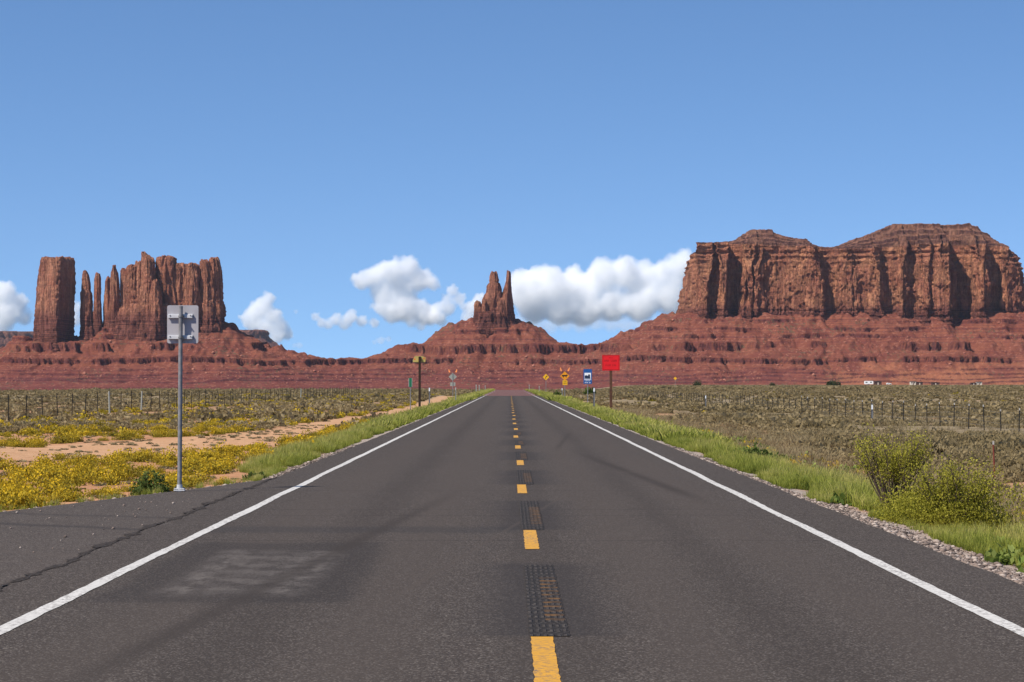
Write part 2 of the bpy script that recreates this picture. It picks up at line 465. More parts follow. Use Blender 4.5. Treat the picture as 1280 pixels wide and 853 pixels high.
for k, yf in enumerate(DASH_FAR):
    if yf > ROAD_END: break
    yd = np.linspace(yf - 3.05, yf, 40 if k < 6 else 6)
    xo = .228 + .02 * math.sin(k * 2.3) + (0 if k else -.002)
    n1 = .010 * fbm(yd * 5, 3 + k, 0, 3, .6, seed=71); n2 = .010 * fbm(yd * 5, 8 + k, 0, 3, .6, seed=72)
    sheet('centre_dash', list(zip(xo - .077 + n1, yd)), list(zip(xo + .077 + n2, yd)), 0.009, M_YELLOW, road)
# milled strips where the old second yellow line was ground off
def mat_milled():
    m = NT('milled_groove', .95, .15)
    p = m.P(); x, y, _ = m.sep(p)
    grid = m.math('MULTIPLY', m.ramp(m.math('SINE', m.math('MULTIPLY', x, 130)), -.5, .5), m.ramp(m.math('SINE', m.math('MULTIPLY', y, 20)), -.5, .6))
    n = m.noise(p, 35, 4, .75)
    c = m.mix(m.math('MULTIPLY', grid, m.ramp(n, .3, .6)), (.028, .024, .022), (.072, .060, .052))
    c = m.mix(m.ramp(n, .54, .70, 0, .85), c, (.19, .165, .14))
    bars = m.ramp(m.math('SINE', m.math('MULTIPLY', y, 19.5)), .0, .6)
    res = m.math('MULTIPLY', m.math('MULTIPLY', m.ramp(x, .26, .28), m.ramp(x, .405, .425, 1, 0)), m.math('MULTIPLY', bars, m.ramp(m.noise(p, 9, 4, .7), .38, .6)))
    ym = m.attr('along')
    res = m.math('MULTIPLY', res, m.math('MULTIPLY', m.ramp(ym, .12, .2), m.ramp(ym, .72, .8, 1, 0)))
    c = m.mix(m.math('MULTIPLY', res, .55), c, (.26, .125, .035))
    m.bump(m.math('ADD', m.math('MULTIPLY', grid, .6), n), .9, .02)
    return m.color(c)
M_MILL = mat_milled()
for k, yf in enumerate(DASH_FAR):
    if yf > 200: break
    yd = np.linspace(yf + .04, yf + (6.1 if k == 0 else 6.5), 60 if k < 6 else 8)
    n1 = .006 * fbm(yd * 7, 3 + k, 0, 3, .6, seed=81); n2 = .014 * fbm(yd * 5, 8 + k, 0, 3, .6, seed=82)
    v = []
    for a, b, y in zip(.14 + n1, .425 + n2, yd): v += [(a, y, .0088), (b, y, .0088)]
    al = np.repeat(np.linspace(0, 1, len(yd)), 2)
    link('milled_strip', np_mesh('milled_strip', np.array(v), np.array([(2*i, 2*i+1, 2*i+3, 2*i+2) for i in range(len(yd) - 1)]), M_MILL, False, {'along': al}), road)
# ================================================================== red rock country
def mat_rock(name, base, dark, pale, band=0.5, streak=0.6, orange=0.0, z0=None, dz=18.0):
    m = NT(name, 0.95, 0.08)
    p = m.P()
    x, y, z = m.sep(p)
    wz = m.math('MULTIPLY_ADD', m.noise(p, .018, 4), 9.0, z)
    comb = m.n('ShaderNodeCombineXYZ'); m.set(comb.inputs[2], wz)
    strata = m.noise(comb.outputs[0], .16, 6, .75)
    vert = m.noise(m.mapv(p, (1, 1, .10)), .11, 6, .65)
    vert2 = m.noise(m.mapv(p, (1, 1, .06)), .45, 4, .6)
    blot = m.noise(p, .035, 6, .65)
    fine = m.noise(p, .30, 6, .75)
    c = m.mix(m.ramp(blot, .32, .68), base, pale)
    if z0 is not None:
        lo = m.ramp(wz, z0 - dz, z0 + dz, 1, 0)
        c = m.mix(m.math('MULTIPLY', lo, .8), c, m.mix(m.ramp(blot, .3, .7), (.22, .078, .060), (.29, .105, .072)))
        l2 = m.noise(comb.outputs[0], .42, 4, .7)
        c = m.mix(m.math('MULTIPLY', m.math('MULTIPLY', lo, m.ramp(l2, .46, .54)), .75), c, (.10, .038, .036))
    c = m.mix(m.math('MULTIPLY', m.ramp(vert, .48, .66), streak), c, dark)
    c = m.mix(m.math('MULTIPLY', m.ramp(vert2, .50, .66), streak * .45), c, dark)
    c = m.mix(m.math('MULTIPLY', m.ramp(strata, .46, .60), band), c, m.mix(.45, c, dark))
    c = m.mix(m.math('MULTIPLY', m.ramp(fine, .38, .70), .55), c, m.mix(.5, c, dark))
    v3 = m.math('ABSOLUTE', m.math('SUBTRACT', m.noise(m.mapv(p, (1, 1, .05)), .13, 4, .6), .5))
    v4 = m.math('ABSOLUTE', m.math('SUBTRACT', m.noise(m.mapv(p, (1, 1, .10)), .055, 5, .6), .5))
    joint = m.math('MAXIMUM', m.ramp(v3, .0, .035, 1, 0), m.math('MULTIPLY', m.ramp(v4, .0, .022, 1, 0), .9))
    c = m.mix(m.math('MULTIPLY', joint, .36 * min(1, streak * 1.6)), c, tuple(q * .6 for q in dark))
    if orange: c = m.mix(m.math('MULTIPLY', m.attr('ledge_shade'), .85), c, m.mix(m.ramp(fine, .35, .65), (.11, .045, .04), (.045, .021, .024)))  # cap ledge steps darkened: dark rock with the shadow under each lip painted in
    m.bump(m.math('ADD', m.math('ADD', m.math('MULTIPLY', fine, 1.0), m.math('MULTIPLY', strata, .6)), m.math('MULTIPLY_ADD', joint, -.7, m.math('MULTIPLY', vert2, .7))), 1.0, 5.0)
    return m.color(c)
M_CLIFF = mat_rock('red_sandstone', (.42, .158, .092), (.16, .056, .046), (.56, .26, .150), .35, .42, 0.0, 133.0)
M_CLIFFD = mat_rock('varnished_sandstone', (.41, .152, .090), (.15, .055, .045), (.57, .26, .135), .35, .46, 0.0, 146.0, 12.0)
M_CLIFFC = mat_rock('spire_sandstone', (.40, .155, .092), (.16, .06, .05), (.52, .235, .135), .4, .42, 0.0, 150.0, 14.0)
M_FAR = mat_rock('far_sandstone', (.27, .12, .085), (.13, .06, .055), (.33, .16, .11), .8, .5)

def mat_hills():
    m = NT('red_talus', 0.97, 0.06)
    p = m.P(); x, y, z = m.sep(p)
    wz = m.math('MULTIPLY_ADD', m.noise(p, .012, 4), 7.0, z)
    comb = m.n('ShaderNodeCombineXYZ'); m.set(comb.inputs[2], wz)
    strata = m.noise(comb.outputs[0], .30, 5, .7)
    blot = m.noise(p, .022, 6, .62)
    fine = m.noise(p, .26, 6, .78)
    rub = m.vor(m.mapv(p, (1, 1, 1)), .24, out='Color')
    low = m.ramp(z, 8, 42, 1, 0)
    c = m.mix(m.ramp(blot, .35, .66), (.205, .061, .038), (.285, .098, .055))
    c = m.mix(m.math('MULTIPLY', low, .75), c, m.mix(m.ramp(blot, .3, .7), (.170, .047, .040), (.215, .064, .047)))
    c = m.mix(m.math('MULTIPLY', m.ramp(strata, .47, .58), .6), c, (.115, .036, .038))
    c = m.mix(m.math('MULTIPLY', m.ramp(fine, .40, .70), .6), c, m.mix(.55, c, (.10, .036, .034)))
    rs = m.sep(rub)
    c = m.mix(m.math('MULTIPLY', m.ramp(rs[0], .84, .94), .45), c, (.38, .165, .11))
    # green-grey desert scrub in the upper gullies and orange blow sand at the foot
    scrub = m.math('MULTIPLY', m.ramp(rs[1], .80, .90), m.ramp(m.noise(p, .012, 4), .50, .62))
    c = m.mix(m.math('MULTIPLY', scrub, .75), c, (.12, .095, .055))
    c = m.mix(m.math('MULTIPLY', m.attr('orange'), .62), c, m.mix(m.ramp(fine, .4, .6), (.46, .185, .088), (.36, .135, .07)))
    c = m.mix(m.math('MULTIPLY', m.attr('ledge_shade'), .72), c, m.mix(m.ramp(fine, .35, .65), (.13, .042, .042), (.06, .022, .028)))  # steep ledge faces: dark shale beds, plus overhang shade painted into the colour
    m.bump(m.math('ADD', m.math('ADD', fine, m.math('MULTIPLY', strata, .5)), m.math('MULTIPLY', rs[2], .5)), 1.0, 4.0)
    return m.color(c)

# pediment, talus slopes and ledges under all the buttes, one height field
SOURCES = [  # px a, px b, Y, height, flat radius, reach, exponent
    (45, 140, 4035, 82, 34, 260, 1.35, 1.0),
    (150, 272, 4035, 107, 28, 300, 1.3, 1.0),
    (-300, 300, 4120, 56, 60, 340, 1.15, 1.0),
    (285, 330, 4060, 70, 40, 210, 1.1, 1.5),
    (330, 900, 4170, 47, 60, 330, 1.05, 1.0),
    (596, 640, 4180, 122, 34, 230, 1.2, 1.0),
    (505, 725, 4190, 74, 45, 270, .95, 2.2),
    (905, 1420, 4110, 133, 98, 360, 1.15, 1.0),
]
LEDGES = [  # z low, z high, seed, threshold of the mask
    (4, 6.5, 1, -.35), (11, 13.5, 2, -.2), (17.5, 20.5, 3, -.35), (26, 29, 4, .12), (38, 47, 5, -.24), (60, 75, 6, .02), (84, 90, 9, .18), (97, 104, 7, .1), (113, 119, 8, .12)]
def hills_z(x, y, detail=True, want_ledge=False):
    px = 637 + x / y * FPX
    wx = x + 16 * fbm(x / 90, y / 90, 0, 4, seed=101); wy = y + 16 * fbm(x / 90, y / 90, 7, 4, seed=102)
    k = 6.0
    acc = np.full_like(x, math.exp(-30 / 6.0))
    for i, (pa, pb, Y, H, r0, Lr, ex, ax) in enumerate(SOURCES):
        xa, xb = X_(pa, Y), X_(pb, Y)
        dx = wx - np.clip(wx, xa, xb); d = np.hypot(dx * ax, wy - Y)
        t = np.clip(1 - (d - r0) / Lr, 0, 1)
        # a plateau is not perfectly level
        h = np.where(t >= 1, 1.0, t ** ex) * (H + 12) - 12
        acc = acc + np.where(t > 0, np.exp(np.clip(h, -30, 300) / k), 0)
    h = k * np.log(acc) - 3
    if detail:
        g = ridged(x / 60 + .4 * fbm(x / 70, y / 70, 3, 2, seed=111), y / 260, 0, 3, seed=112) - .45
        amp = np.clip((h + 8) / 50, 0, 1)
        g2 = ridged(x / 19 + .5 * fbm(x / 40, y / 40, 5, 2, seed=116), y / 150, 0, 2, seed=115) - .4
        h = h + g2 * 4.5 * amp + g * 14 * amp + 3.8 * fbm(x / 30, y / 30, 0, 4, .55, seed=113) * amp + 5 * fbm(x / 150, y / 150, 0, 2, seed=114) * amp
    z = h.copy(); led = np.zeros_like(h); lip = np.zeros_like(h)
    for (zl, zh, sd, th) in LEDGES:
        if sd == 6: th = th - .42 * sst(470, 540, px) * (1 - sst(760, 830, px))
        m = sst(th - .10, th + .10, fbm(x / 150, y / 110, sd * 3.3, 4, .6, seed=120))
        wob = 6.0 * fbm(x / 170, y / 170, sd, 2, seed=140 + sd)
        a, b = zl + wob, zh + wob
        mid = (a + b) / 2; hw = (zh - zl) / 2
        rise = .55
        u = h - mid
        t = np.where(u < -rise, -hw + (u + rise) * (6.0 / (6.0 + hw - rise)), np.where(u > rise, hw + (u - rise) * (6.0 / (6.0 + hw - rise)), u / rise * hw))
        lim = hw + 6.0
        t = np.where(np.abs(u) < lim, t, u)
        # continuous at +-lim: scale the slope part to reach lim
        s = (lim - hw) / (lim - rise)
        t = np.where(np.abs(u) < lim, np.where(u < -rise, -lim + (u + lim) * s, np.where(u > rise, lim - (lim - u) * s, u / rise * hw)), u)
        z = z + m * (t - u)
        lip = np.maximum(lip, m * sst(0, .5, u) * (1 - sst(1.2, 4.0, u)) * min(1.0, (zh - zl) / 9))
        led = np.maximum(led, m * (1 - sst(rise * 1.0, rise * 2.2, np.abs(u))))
    if detail:
        z = z + .9 * fbm(x / 7, y / 7, 0, 3, .6, seed=150) * np.clip((h + 8) / 20, .1, 1)
    return (z, led, lip) if want_ledge else z
hx = np.arange(-1330, 1420, 2.3)
hy = np.concatenate([np.arange(3560, 3700, 5.0), np.arange(3700, 4130, 2.3), np.arange(4132, 4700, 14.0)])
HX, HY = np.meshgrid(hx, hy)
HZ, HL, HLIP = hills_z(HX, HY, True, True)
HYL = HY - 6.0 * HLIP
bx = sst(430, 620, HX + 90 * fbm(HX / 120, HY / 120, 0, 3, seed=160)) * (1 - sst(16, 38, HZ + 26 * fbm(HX / 80, HY / 80, 0, 4, seed=161)))
hills = link('hills', np_mesh('hills', np.stack([HX, HYL, HZ], -1).reshape(-1, 3), grid_faces(len(hx), len(hy)), mat_hills(), False, {'orange': np.clip(bx, 0, 1).ravel(), 'ledge_shade': HL.ravel()}))
tag(hills, kind='structure')

def boulder_mesh(seed):
    rg = np.random.default_rng(seed)
    bm = bmesh.new(); bmesh.ops.create_icosphere(bm, subdivisions=1, radius=1)
    for v in bm.verts:
        v.co *= 1 + rg.uniform(-.28, .28)
        v.co.z *= .75
    V = np.array([v.co[:] for v in bm.verts]); F = np.array([[v.index for v in f.verts] for f in bm.faces]); bm.free()
    return V, F
def merge(protos, which, pos, scl, rot, tint=None):
    """merge many placed copies of prototype arrays into one vertex/face array"""
    VV, FF, TT = [], [], []; base = 0
    scl = np.asarray(scl, float)
    if scl.ndim == 1: scl = np.stack([scl] * 3, -1)
    for k, (V, F, *T) in enumerate(protos):
        idx = np.nonzero(which == k)[0]
        if len(idx) == 0: continue
        c, s = np.cos(rot[idx])[:, None], np.sin(rot[idx])[:, None]
        sx = V[None, :, 0] * scl[idx, 0:1]; sy = V[None, :, 1] * scl[idx, 1:2]; sz = V[None, :, 2] * scl[idx, 2:3]
        W = np.stack([sx * c - sy * s, sx * s + sy * c, sz], -1) + pos[idx][:, None, :]
        VV.append(W.reshape(-1, 3))
        FF.append((F[None] + (np.arange(len(idx)) * len(V))[:, None, None] + base).reshape(-1, F.shape[1]))
        t = T[0][None, :] if T else np.zeros((1, len(V)))
        t = np.broadcast_to(t, (len(idx), len(V))).copy()
        if tint is not None: t = t + tint[idx][:, None]
        TT.append(t.ravel())
        base += len(idx) * len(V)
    return np.concatenate(VV), np.concatenate(FF), np.concatenate(TT)
# fallen blocks strewn down the slopes
nb = 5200
bxp = RNG.uniform(-1000, 1150, nb); byp = RNG.uniform(3720, 4070, nb)
bzp = hills_z(bxp, byp)
dens = fbm(bxp / 90, byp / 90, 0, 3, seed=170)
keep = (bzp > 2) & (dens > -.15) & (bzp < 128)
bxp, byp, bzp = bxp[keep], byp[keep], bzp[keep]
bs = np.clip(RNG.lognormal(.0, .5, len(bxp)), .5, 3.4)
V, F, T = merge([boulder_mesh(i) for i in range(5)], RNG.integers(0, 5, len(bxp)), np.stack([bxp, byp, bzp + bs * .25], -1), bs, RNG.uniform(0, 6.28, len(bxp)))
mb = NT('fallen_sandstone', .95, .08)
mb.color(mb.mix(mb.ramp(mb.noise(mb.P(), .05, 4), .35, .65), (.27, .10, .068), (.37, .16, .105)))
tag(link('boulder_scatter', np_mesh('boulder_scatter', V, F, mb.m)), kind='stuff')

def spire(name, parent, sil, Y, mat, seed, shape=None, depth=.8, flute=.10, lumps=.06, strata=.03, dz=2.2, nper=72, toprough=3.0, zsink=25, wid=1.0):
    """rock tower with the silhouette sil = [(py, px_left, px_right), ...] from top to bottom, standing at distance Y"""
    sil = sorted(sil)
    py = np.array([s[0] for s in sil], float); l = np.array([s[1] for s in sil], float); r = np.array([s[2] for s in sil], float)
    zt = Z_(py[0], Y); zb = Z_(py[-1], Y) - zsink
    nz = max(8, int((zt - zb) / dz))
    z = np.linspace(zt, zb, nz)
    pz = 480 - (z - CAMZ) / Y * FPX
    xl = X_(np.interp(pz, py, l), Y); xr = X_(np.interp(pz, py, r), Y)
    cx = (xl + xr) / 2; hw = (xr - xl) / 2
    if shape is None:
        shape = [(-1, .25), (-.8, -.5), (.1, -1), (.75, -.7), (1, .2), (.7, 1), (-.6, 1)]
    sh = np.array(shape + [shape[0]], float)
    seg = np.hypot(*np.diff(sh, axis=0).T); cum = np.concatenate([[0], np.cumsum(seg)])
    t = np.linspace(0, cum[-1], nper, endpoint=False)
    u = np.interp(t, cum, sh[:, 0]); v = np.interp(t, cum, sh[:, 1])
    u = u * .94 + .03 * (np.roll(u, 1) + np.roll(u, -1)); v = v * .94 + .03 * (np.roll(v, 1) + np.roll(v, -1))
    wmax = np.median(hw)
    hw = hw * wid
    U, Zg = np.meshgrid(u, z); Vv, _ = np.meshgrid(v, z)
    HW = hw[:, None]
    dHW = (.35 * hw + .65 * np.maximum(wmax, hw))[:, None] * depth
    dHW = np.minimum(dHW, hw[:, None] * 2.2)
    bx_ = U * HW; by_ = Vv * dHW
    ax = np.broadcast_to(U * wmax, U.shape); ay = Vv * wmax * depth
    q = 1.0
    fl = ridged(ax / 9 + seed, ay / 9, Zg / 75, 3, seed=seed) - .5
    lu = fbm(ax / 14, ay / 14, Zg / 16 + seed, 4, .55, seed=seed + 1)
    zz = Zg + 2.5 * fbm(ax / 40, ay / 40, 0, 2, seed=seed + 2)
    stn = fbm(zz / 5.5, seed * 1.7, 0, 3, .6, seed=seed + 3)
    stn = np.sign(stn) * np.abs(stn) ** .6
    low = sst(.45, .0, (Zg - zb) / max(zt - zb, 1)) * 1.3 + .5
    slab = np.round(3.0 * fbm(ax / 9 + .3 * fbm(ax / 9, Zg / 30, seed, 2, seed=seed + 4), ay / 11, Zg / 55, 2, seed=seed + 5)) / 3.0
    notch = np.clip(-stn, 0, 1) * sst(.42, .18, (Zg - zb) / max(zt - zb, 1))
    k = 1 + np.clip(flute * fl * 2 + lumps * lu + strata * stn * low + flute * 1.4 * slab - .11 * notch, -.42, .3)
    fine = fbm(ax / 4.5, ay / 4.5, Zg / 7, 3, .6, seed=seed + 8)
    crack = np.clip(ridged(ax / 6.5 + 3.3, ay / 6.5, Zg / 160, 2, seed=seed + 6) - .80, 0, 1) * 1.1
    k = k - crack * .5 + fine * min(.05, .9 / max(wmax, 4))
    k = np.clip(k, .5, 1.35)
    x = cx[:, None] + bx_ * k; y = Y + by_ * k
    tt = (Zg - zb) / max(zt - zb, 1)
    ZO = Zg + sst(.80, 1.0, tt) * min(5.0, wmax * .3) * fbm(bx_ / 6.5, by_ / 6.5, seed, 3, .6, seed=seed + 12)
    verts = np.stack([x, y, ZO], -1)
    # rough flat top: shrinking rings
    rings = []
    for f in (.82, .55, .28):
        xr_ = x[0].mean() + (x[0] - x[0].mean()) * f; yr_ = y[0].mean() + (y[0] - y[0].mean()) * f
        zr_ = ZO[0] * f + ZO[0].mean() * (1 - f) + toprough * (1 - f) * 1.0 + toprough * fbm(xr_ / 5, yr_ / 5, 0, 3, seed=seed + 9)
        rings.append(np.stack([xr_, yr_, zr_], -1))
    allv = np.concatenate([np.stack(rings[::-1]), verts], 0)
    F = grid_faces(nper, allv.shape[0], True)
    vv = allv.reshape(-1, 3)
    cidx = len(vv)
    vv = np.concatenate([vv, [[x[0].mean(), y[0].mean(), ZO[0].mean() + toprough * .9]]], 0)
    capf = np.array([[cidx, (i + 1) % nper, i, i] for i in range(nper)])
    me = np_mesh(name, vv, F[:, ::-1], mat)
    bmx = bmesh.new(); bmx.from_mesh(me); bmx.verts.ensure_lookup_table()
    for i in range(nper):
        bmx.faces.new((bmx.verts[cidx], bmx.verts[i], bmx.verts[(i + 1) % nper]))
    bmesh.ops.recalc_face_normals(bmx, faces=bmx.faces)
    bmx.to_mesh(me); bmx.free()
    o = link(name, me)
    o.parent = parent
    if parent: o.location = -Vector(parent.location)
    return o
def base_empty(name, px, Y, label, cat, group=None):
    x = X_(px, Y)
    return empty(name, (float(x), Y, float(hills_z(np.array([x]), np.array([float(Y)]))[0])), label, cat, group)

YL = 4000.0
# --- left: the lone flat-topped tower
bt = base_empty('butte', 66, YL, 'lone flat topped red rock tower standing apart at the far left', 'butte', 'red sandstone buttes')
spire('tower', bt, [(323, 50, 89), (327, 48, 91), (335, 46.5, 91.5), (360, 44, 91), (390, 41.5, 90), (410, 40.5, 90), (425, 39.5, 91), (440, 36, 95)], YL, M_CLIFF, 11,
      [(-1, .35), (-.82, -.35), (.38, -1.15), (.50, -1.05), (1.0, .55), (.85, 1), (-.85, 1)], 1.0, .035, .030, .018, 2.0, 110, 1.2)
# --- left: the castle of fins and needles
bl = base_empty('butte', 205, YL, 'jagged castle of red fins and needles behind the grey metal sign back', 'butte', 'red sandstone buttes')
spire('needle', bl, [(339, 103.5, 107), (345, 102, 111), (355, 101.5, 113), (364, 101.5, 113.5), (366, 100.5, 115), (390, 100, 116), (412, 99.5, 118), (424, 98, 121)], YL + 6, M_CLIFF, 21, None, 1.0, .10, .07, .03, 1.6, 60)
spire('needle', bl, [(343, 119, 124.5), (350, 117.3, 125.5), (370, 117, 126), (395, 116, 127), (420, 115, 128)], YL + 6, M_CLIFF, 22, None, 1.0, .10, .07, .03, 1.6, 60)
spire('needle', bl, [(348, 133, 137), (352, 131, 138), (365, 130, 139), (390, 129, 142), (420, 128, 146)], YL + 10, M_CLIFF, 23, None, 1.2, .10, .07, .03, 1.6, 60)
spire('needle', bl, [(332.5, 140.2, 144.5), (334.5, 140.5, 143.5), (337, 139.5, 145), (341, 138, 147), (352, 137.5, 148.5), (375, 137, 149), (400, 134, 152), (422, 132, 154)], YL + 2, M_CLIFF, 24, None, 1.1, .10, .07, .03, 1.6, 60)
spire('wall', bl, [(337, 150.5, 158), (339, 150, 160), (375, 150, 163), (420, 148, 166)], YL + 12, M_CLIFF, 25, None, 1.3, .09, .06, .03, 2, 60)
spire('wall', bl, [(333, 158.5, 175.5), (335, 157, 176), (350, 156, 178), (380, 155, 180), (422, 152, 184)], YL + 10, M_CLIFF, 26, None, 1.2, .12, .06, .03, 2, 80)
spire('wall', bl, [(329, 168.5, 180), (331, 168, 182.5), (350, 167, 184), (385, 166, 186), (424, 164, 190)], YL + 4, M_CLIFF, 27, None, 1.2, .12, .06, .03, 2, 70)
spire('needle', bl, [(316.5, 177, 182), (319, 176, 184), (323, 175.8, 190), (327, 175.5, 193), (340, 174.5, 193.5), (365, 174, 194), (390, 171, 197), (424, 168, 204)], YL - 12, M_CLIFF, 28, None, 1.0, .11, .07, .03, 1.8, 80)
spire('needle', bl, [(351, 192, 197), (355, 189, 199), (366, 187, 201), (385, 186, 203), (424, 182, 208)], YL - 30, M_CLIFF, 29, None, 1.0, .12, .07, .03, 1.8, 70)
spire('wall', bl, [(322, 197.5, 217), (323.5, 196, 218.5), (330, 195, 219), (365, 194, 222), (400, 192, 226), (424, 190, 230)], YL + 4, M_CLIFF, 30, None, .9, .14, .06, .03, 2, 90)
spire('wall', bl, [(331.5, 214.5, 232), (334, 213.5, 233), (365, 212, 236), (400, 210, 240), (424, 208, 244)], YL + 10, M_CLIFF, 31, None, 1.1, .13, .06, .03, 2, 80)
spire('wall', bl, [(330.5, 233, 246), (332, 232, 248), (345, 231, 250), (375, 229, 253), (400, 226, 255), (424, 222, 258)], YL - 4, M_CLIFF, 32, None, 1.0, .13, .06, .03, 2, 80)
spire('wall', bl, [(327, 249.5, 261), (329, 249, 263), (345, 248, 268), (380, 247, 272), (405, 244, 276), (424, 240, 280)], YL + 2, M_CLIFF, 33, None, 1.0, .13, .07, .03, 2, 80)
spire('wall', bl, [(324, 262, 272.5), (325.5, 260.5, 274), (338, 258.5, 277), (365, 257, 278), (400, 256, 279.5), (424, 252, 283)], YL + 8, M_CLIFF, 34, None, 1.2, .12, .06, .03, 2, 80)
spire('wall', bl, [(338, 160, 274), (345, 158, 277), (375, 153, 278), (424, 142, 283)], YL + 22, M_CLIFF, 36, None, .30, .06, .05, .03, 2, 150)
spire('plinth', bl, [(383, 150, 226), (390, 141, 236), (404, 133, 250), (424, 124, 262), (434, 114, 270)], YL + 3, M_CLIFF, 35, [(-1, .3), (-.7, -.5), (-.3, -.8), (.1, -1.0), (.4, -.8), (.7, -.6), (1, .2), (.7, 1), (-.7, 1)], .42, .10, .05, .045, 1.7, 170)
# --- middle: the twin-spired butte
YC = 4150.0
bc = base_empty('butte', 618, YC, 'slender twin spired red butte on a stepped cone above the end of the road', 'butte', 'red sandstone buttes')
spire('spire', bc, [(340, 614.6, 620.6), (342, 613.6, 621.5), (346, 612.6, 622), (351, 611.8, 622.8), (353, 612.6, 622.2), (354.5, 611.2, 624), (358, 609, 625.3), (366, 608, 626.5), (369, 606, 627), (374, 603.5, 627), (384, 603.5, 627), (396, 602, 629), (406, 600, 631)], YC, M_CLIFFC, 41, None, .9, .08, .05, .03, 1.5, 80, .4, wid=1.12)
spire('spire', bc, [(339.2, 633.5, 637.5), (342, 633.2, 638.5), (351, 632.5, 639), (358, 630.8, 639.5), (370, 627.0, 640.2), (380, 624.5, 641.5), (388, 625, 642.5), (404, 622, 645)], YC - 2, M_CLIFFC, 42,
      [(-1, .3), (-.7, -.6), (.0, -1.05), (.15, -.95), (.8, .1), (1, .6), (.6, 1), (-.7, 1)], 1.1, .06, .05, .02, 1.5, 80, .4, wid=1.07)
spire('shoulder', bc, [(374, 621, 630), (376, 620, 631.5), (388, 619, 633), (406, 617, 636)], YC - 8, M_CLIFFC, 46, None, 1.0, .13, .07, .04, 1.5, 70)
spire('shoulder', bc, [(378, 593, 600), (381, 592, 602), (392, 591.5, 604), (406, 590, 608)], YC + 4, M_CLIFFD, 43, None, 1.0, .13, .07, .04, 1.5, 70)
spire('shoulder', bc, [(376, 604, 607.5), (384, 601.5, 610), (394, 600, 613), (406, 598, 616)], YC - 10, M_CLIFF, 44, None, 1.0, .13, .07, .04, 1.5, 70)
spire('plinth', bc, [(391, 598, 637), (396, 594, 641), (404, 590, 645), (412, 584, 652)], YC - 2, M_CLIFFD, 45, [(-1, .3), (-.7, -.6), (-.2, -1), (.4, -.95), (.8, -.5), (1, .3), (.6, 1), (-.7, 1)], .75, .08, .05, .045, 1.5, 130)

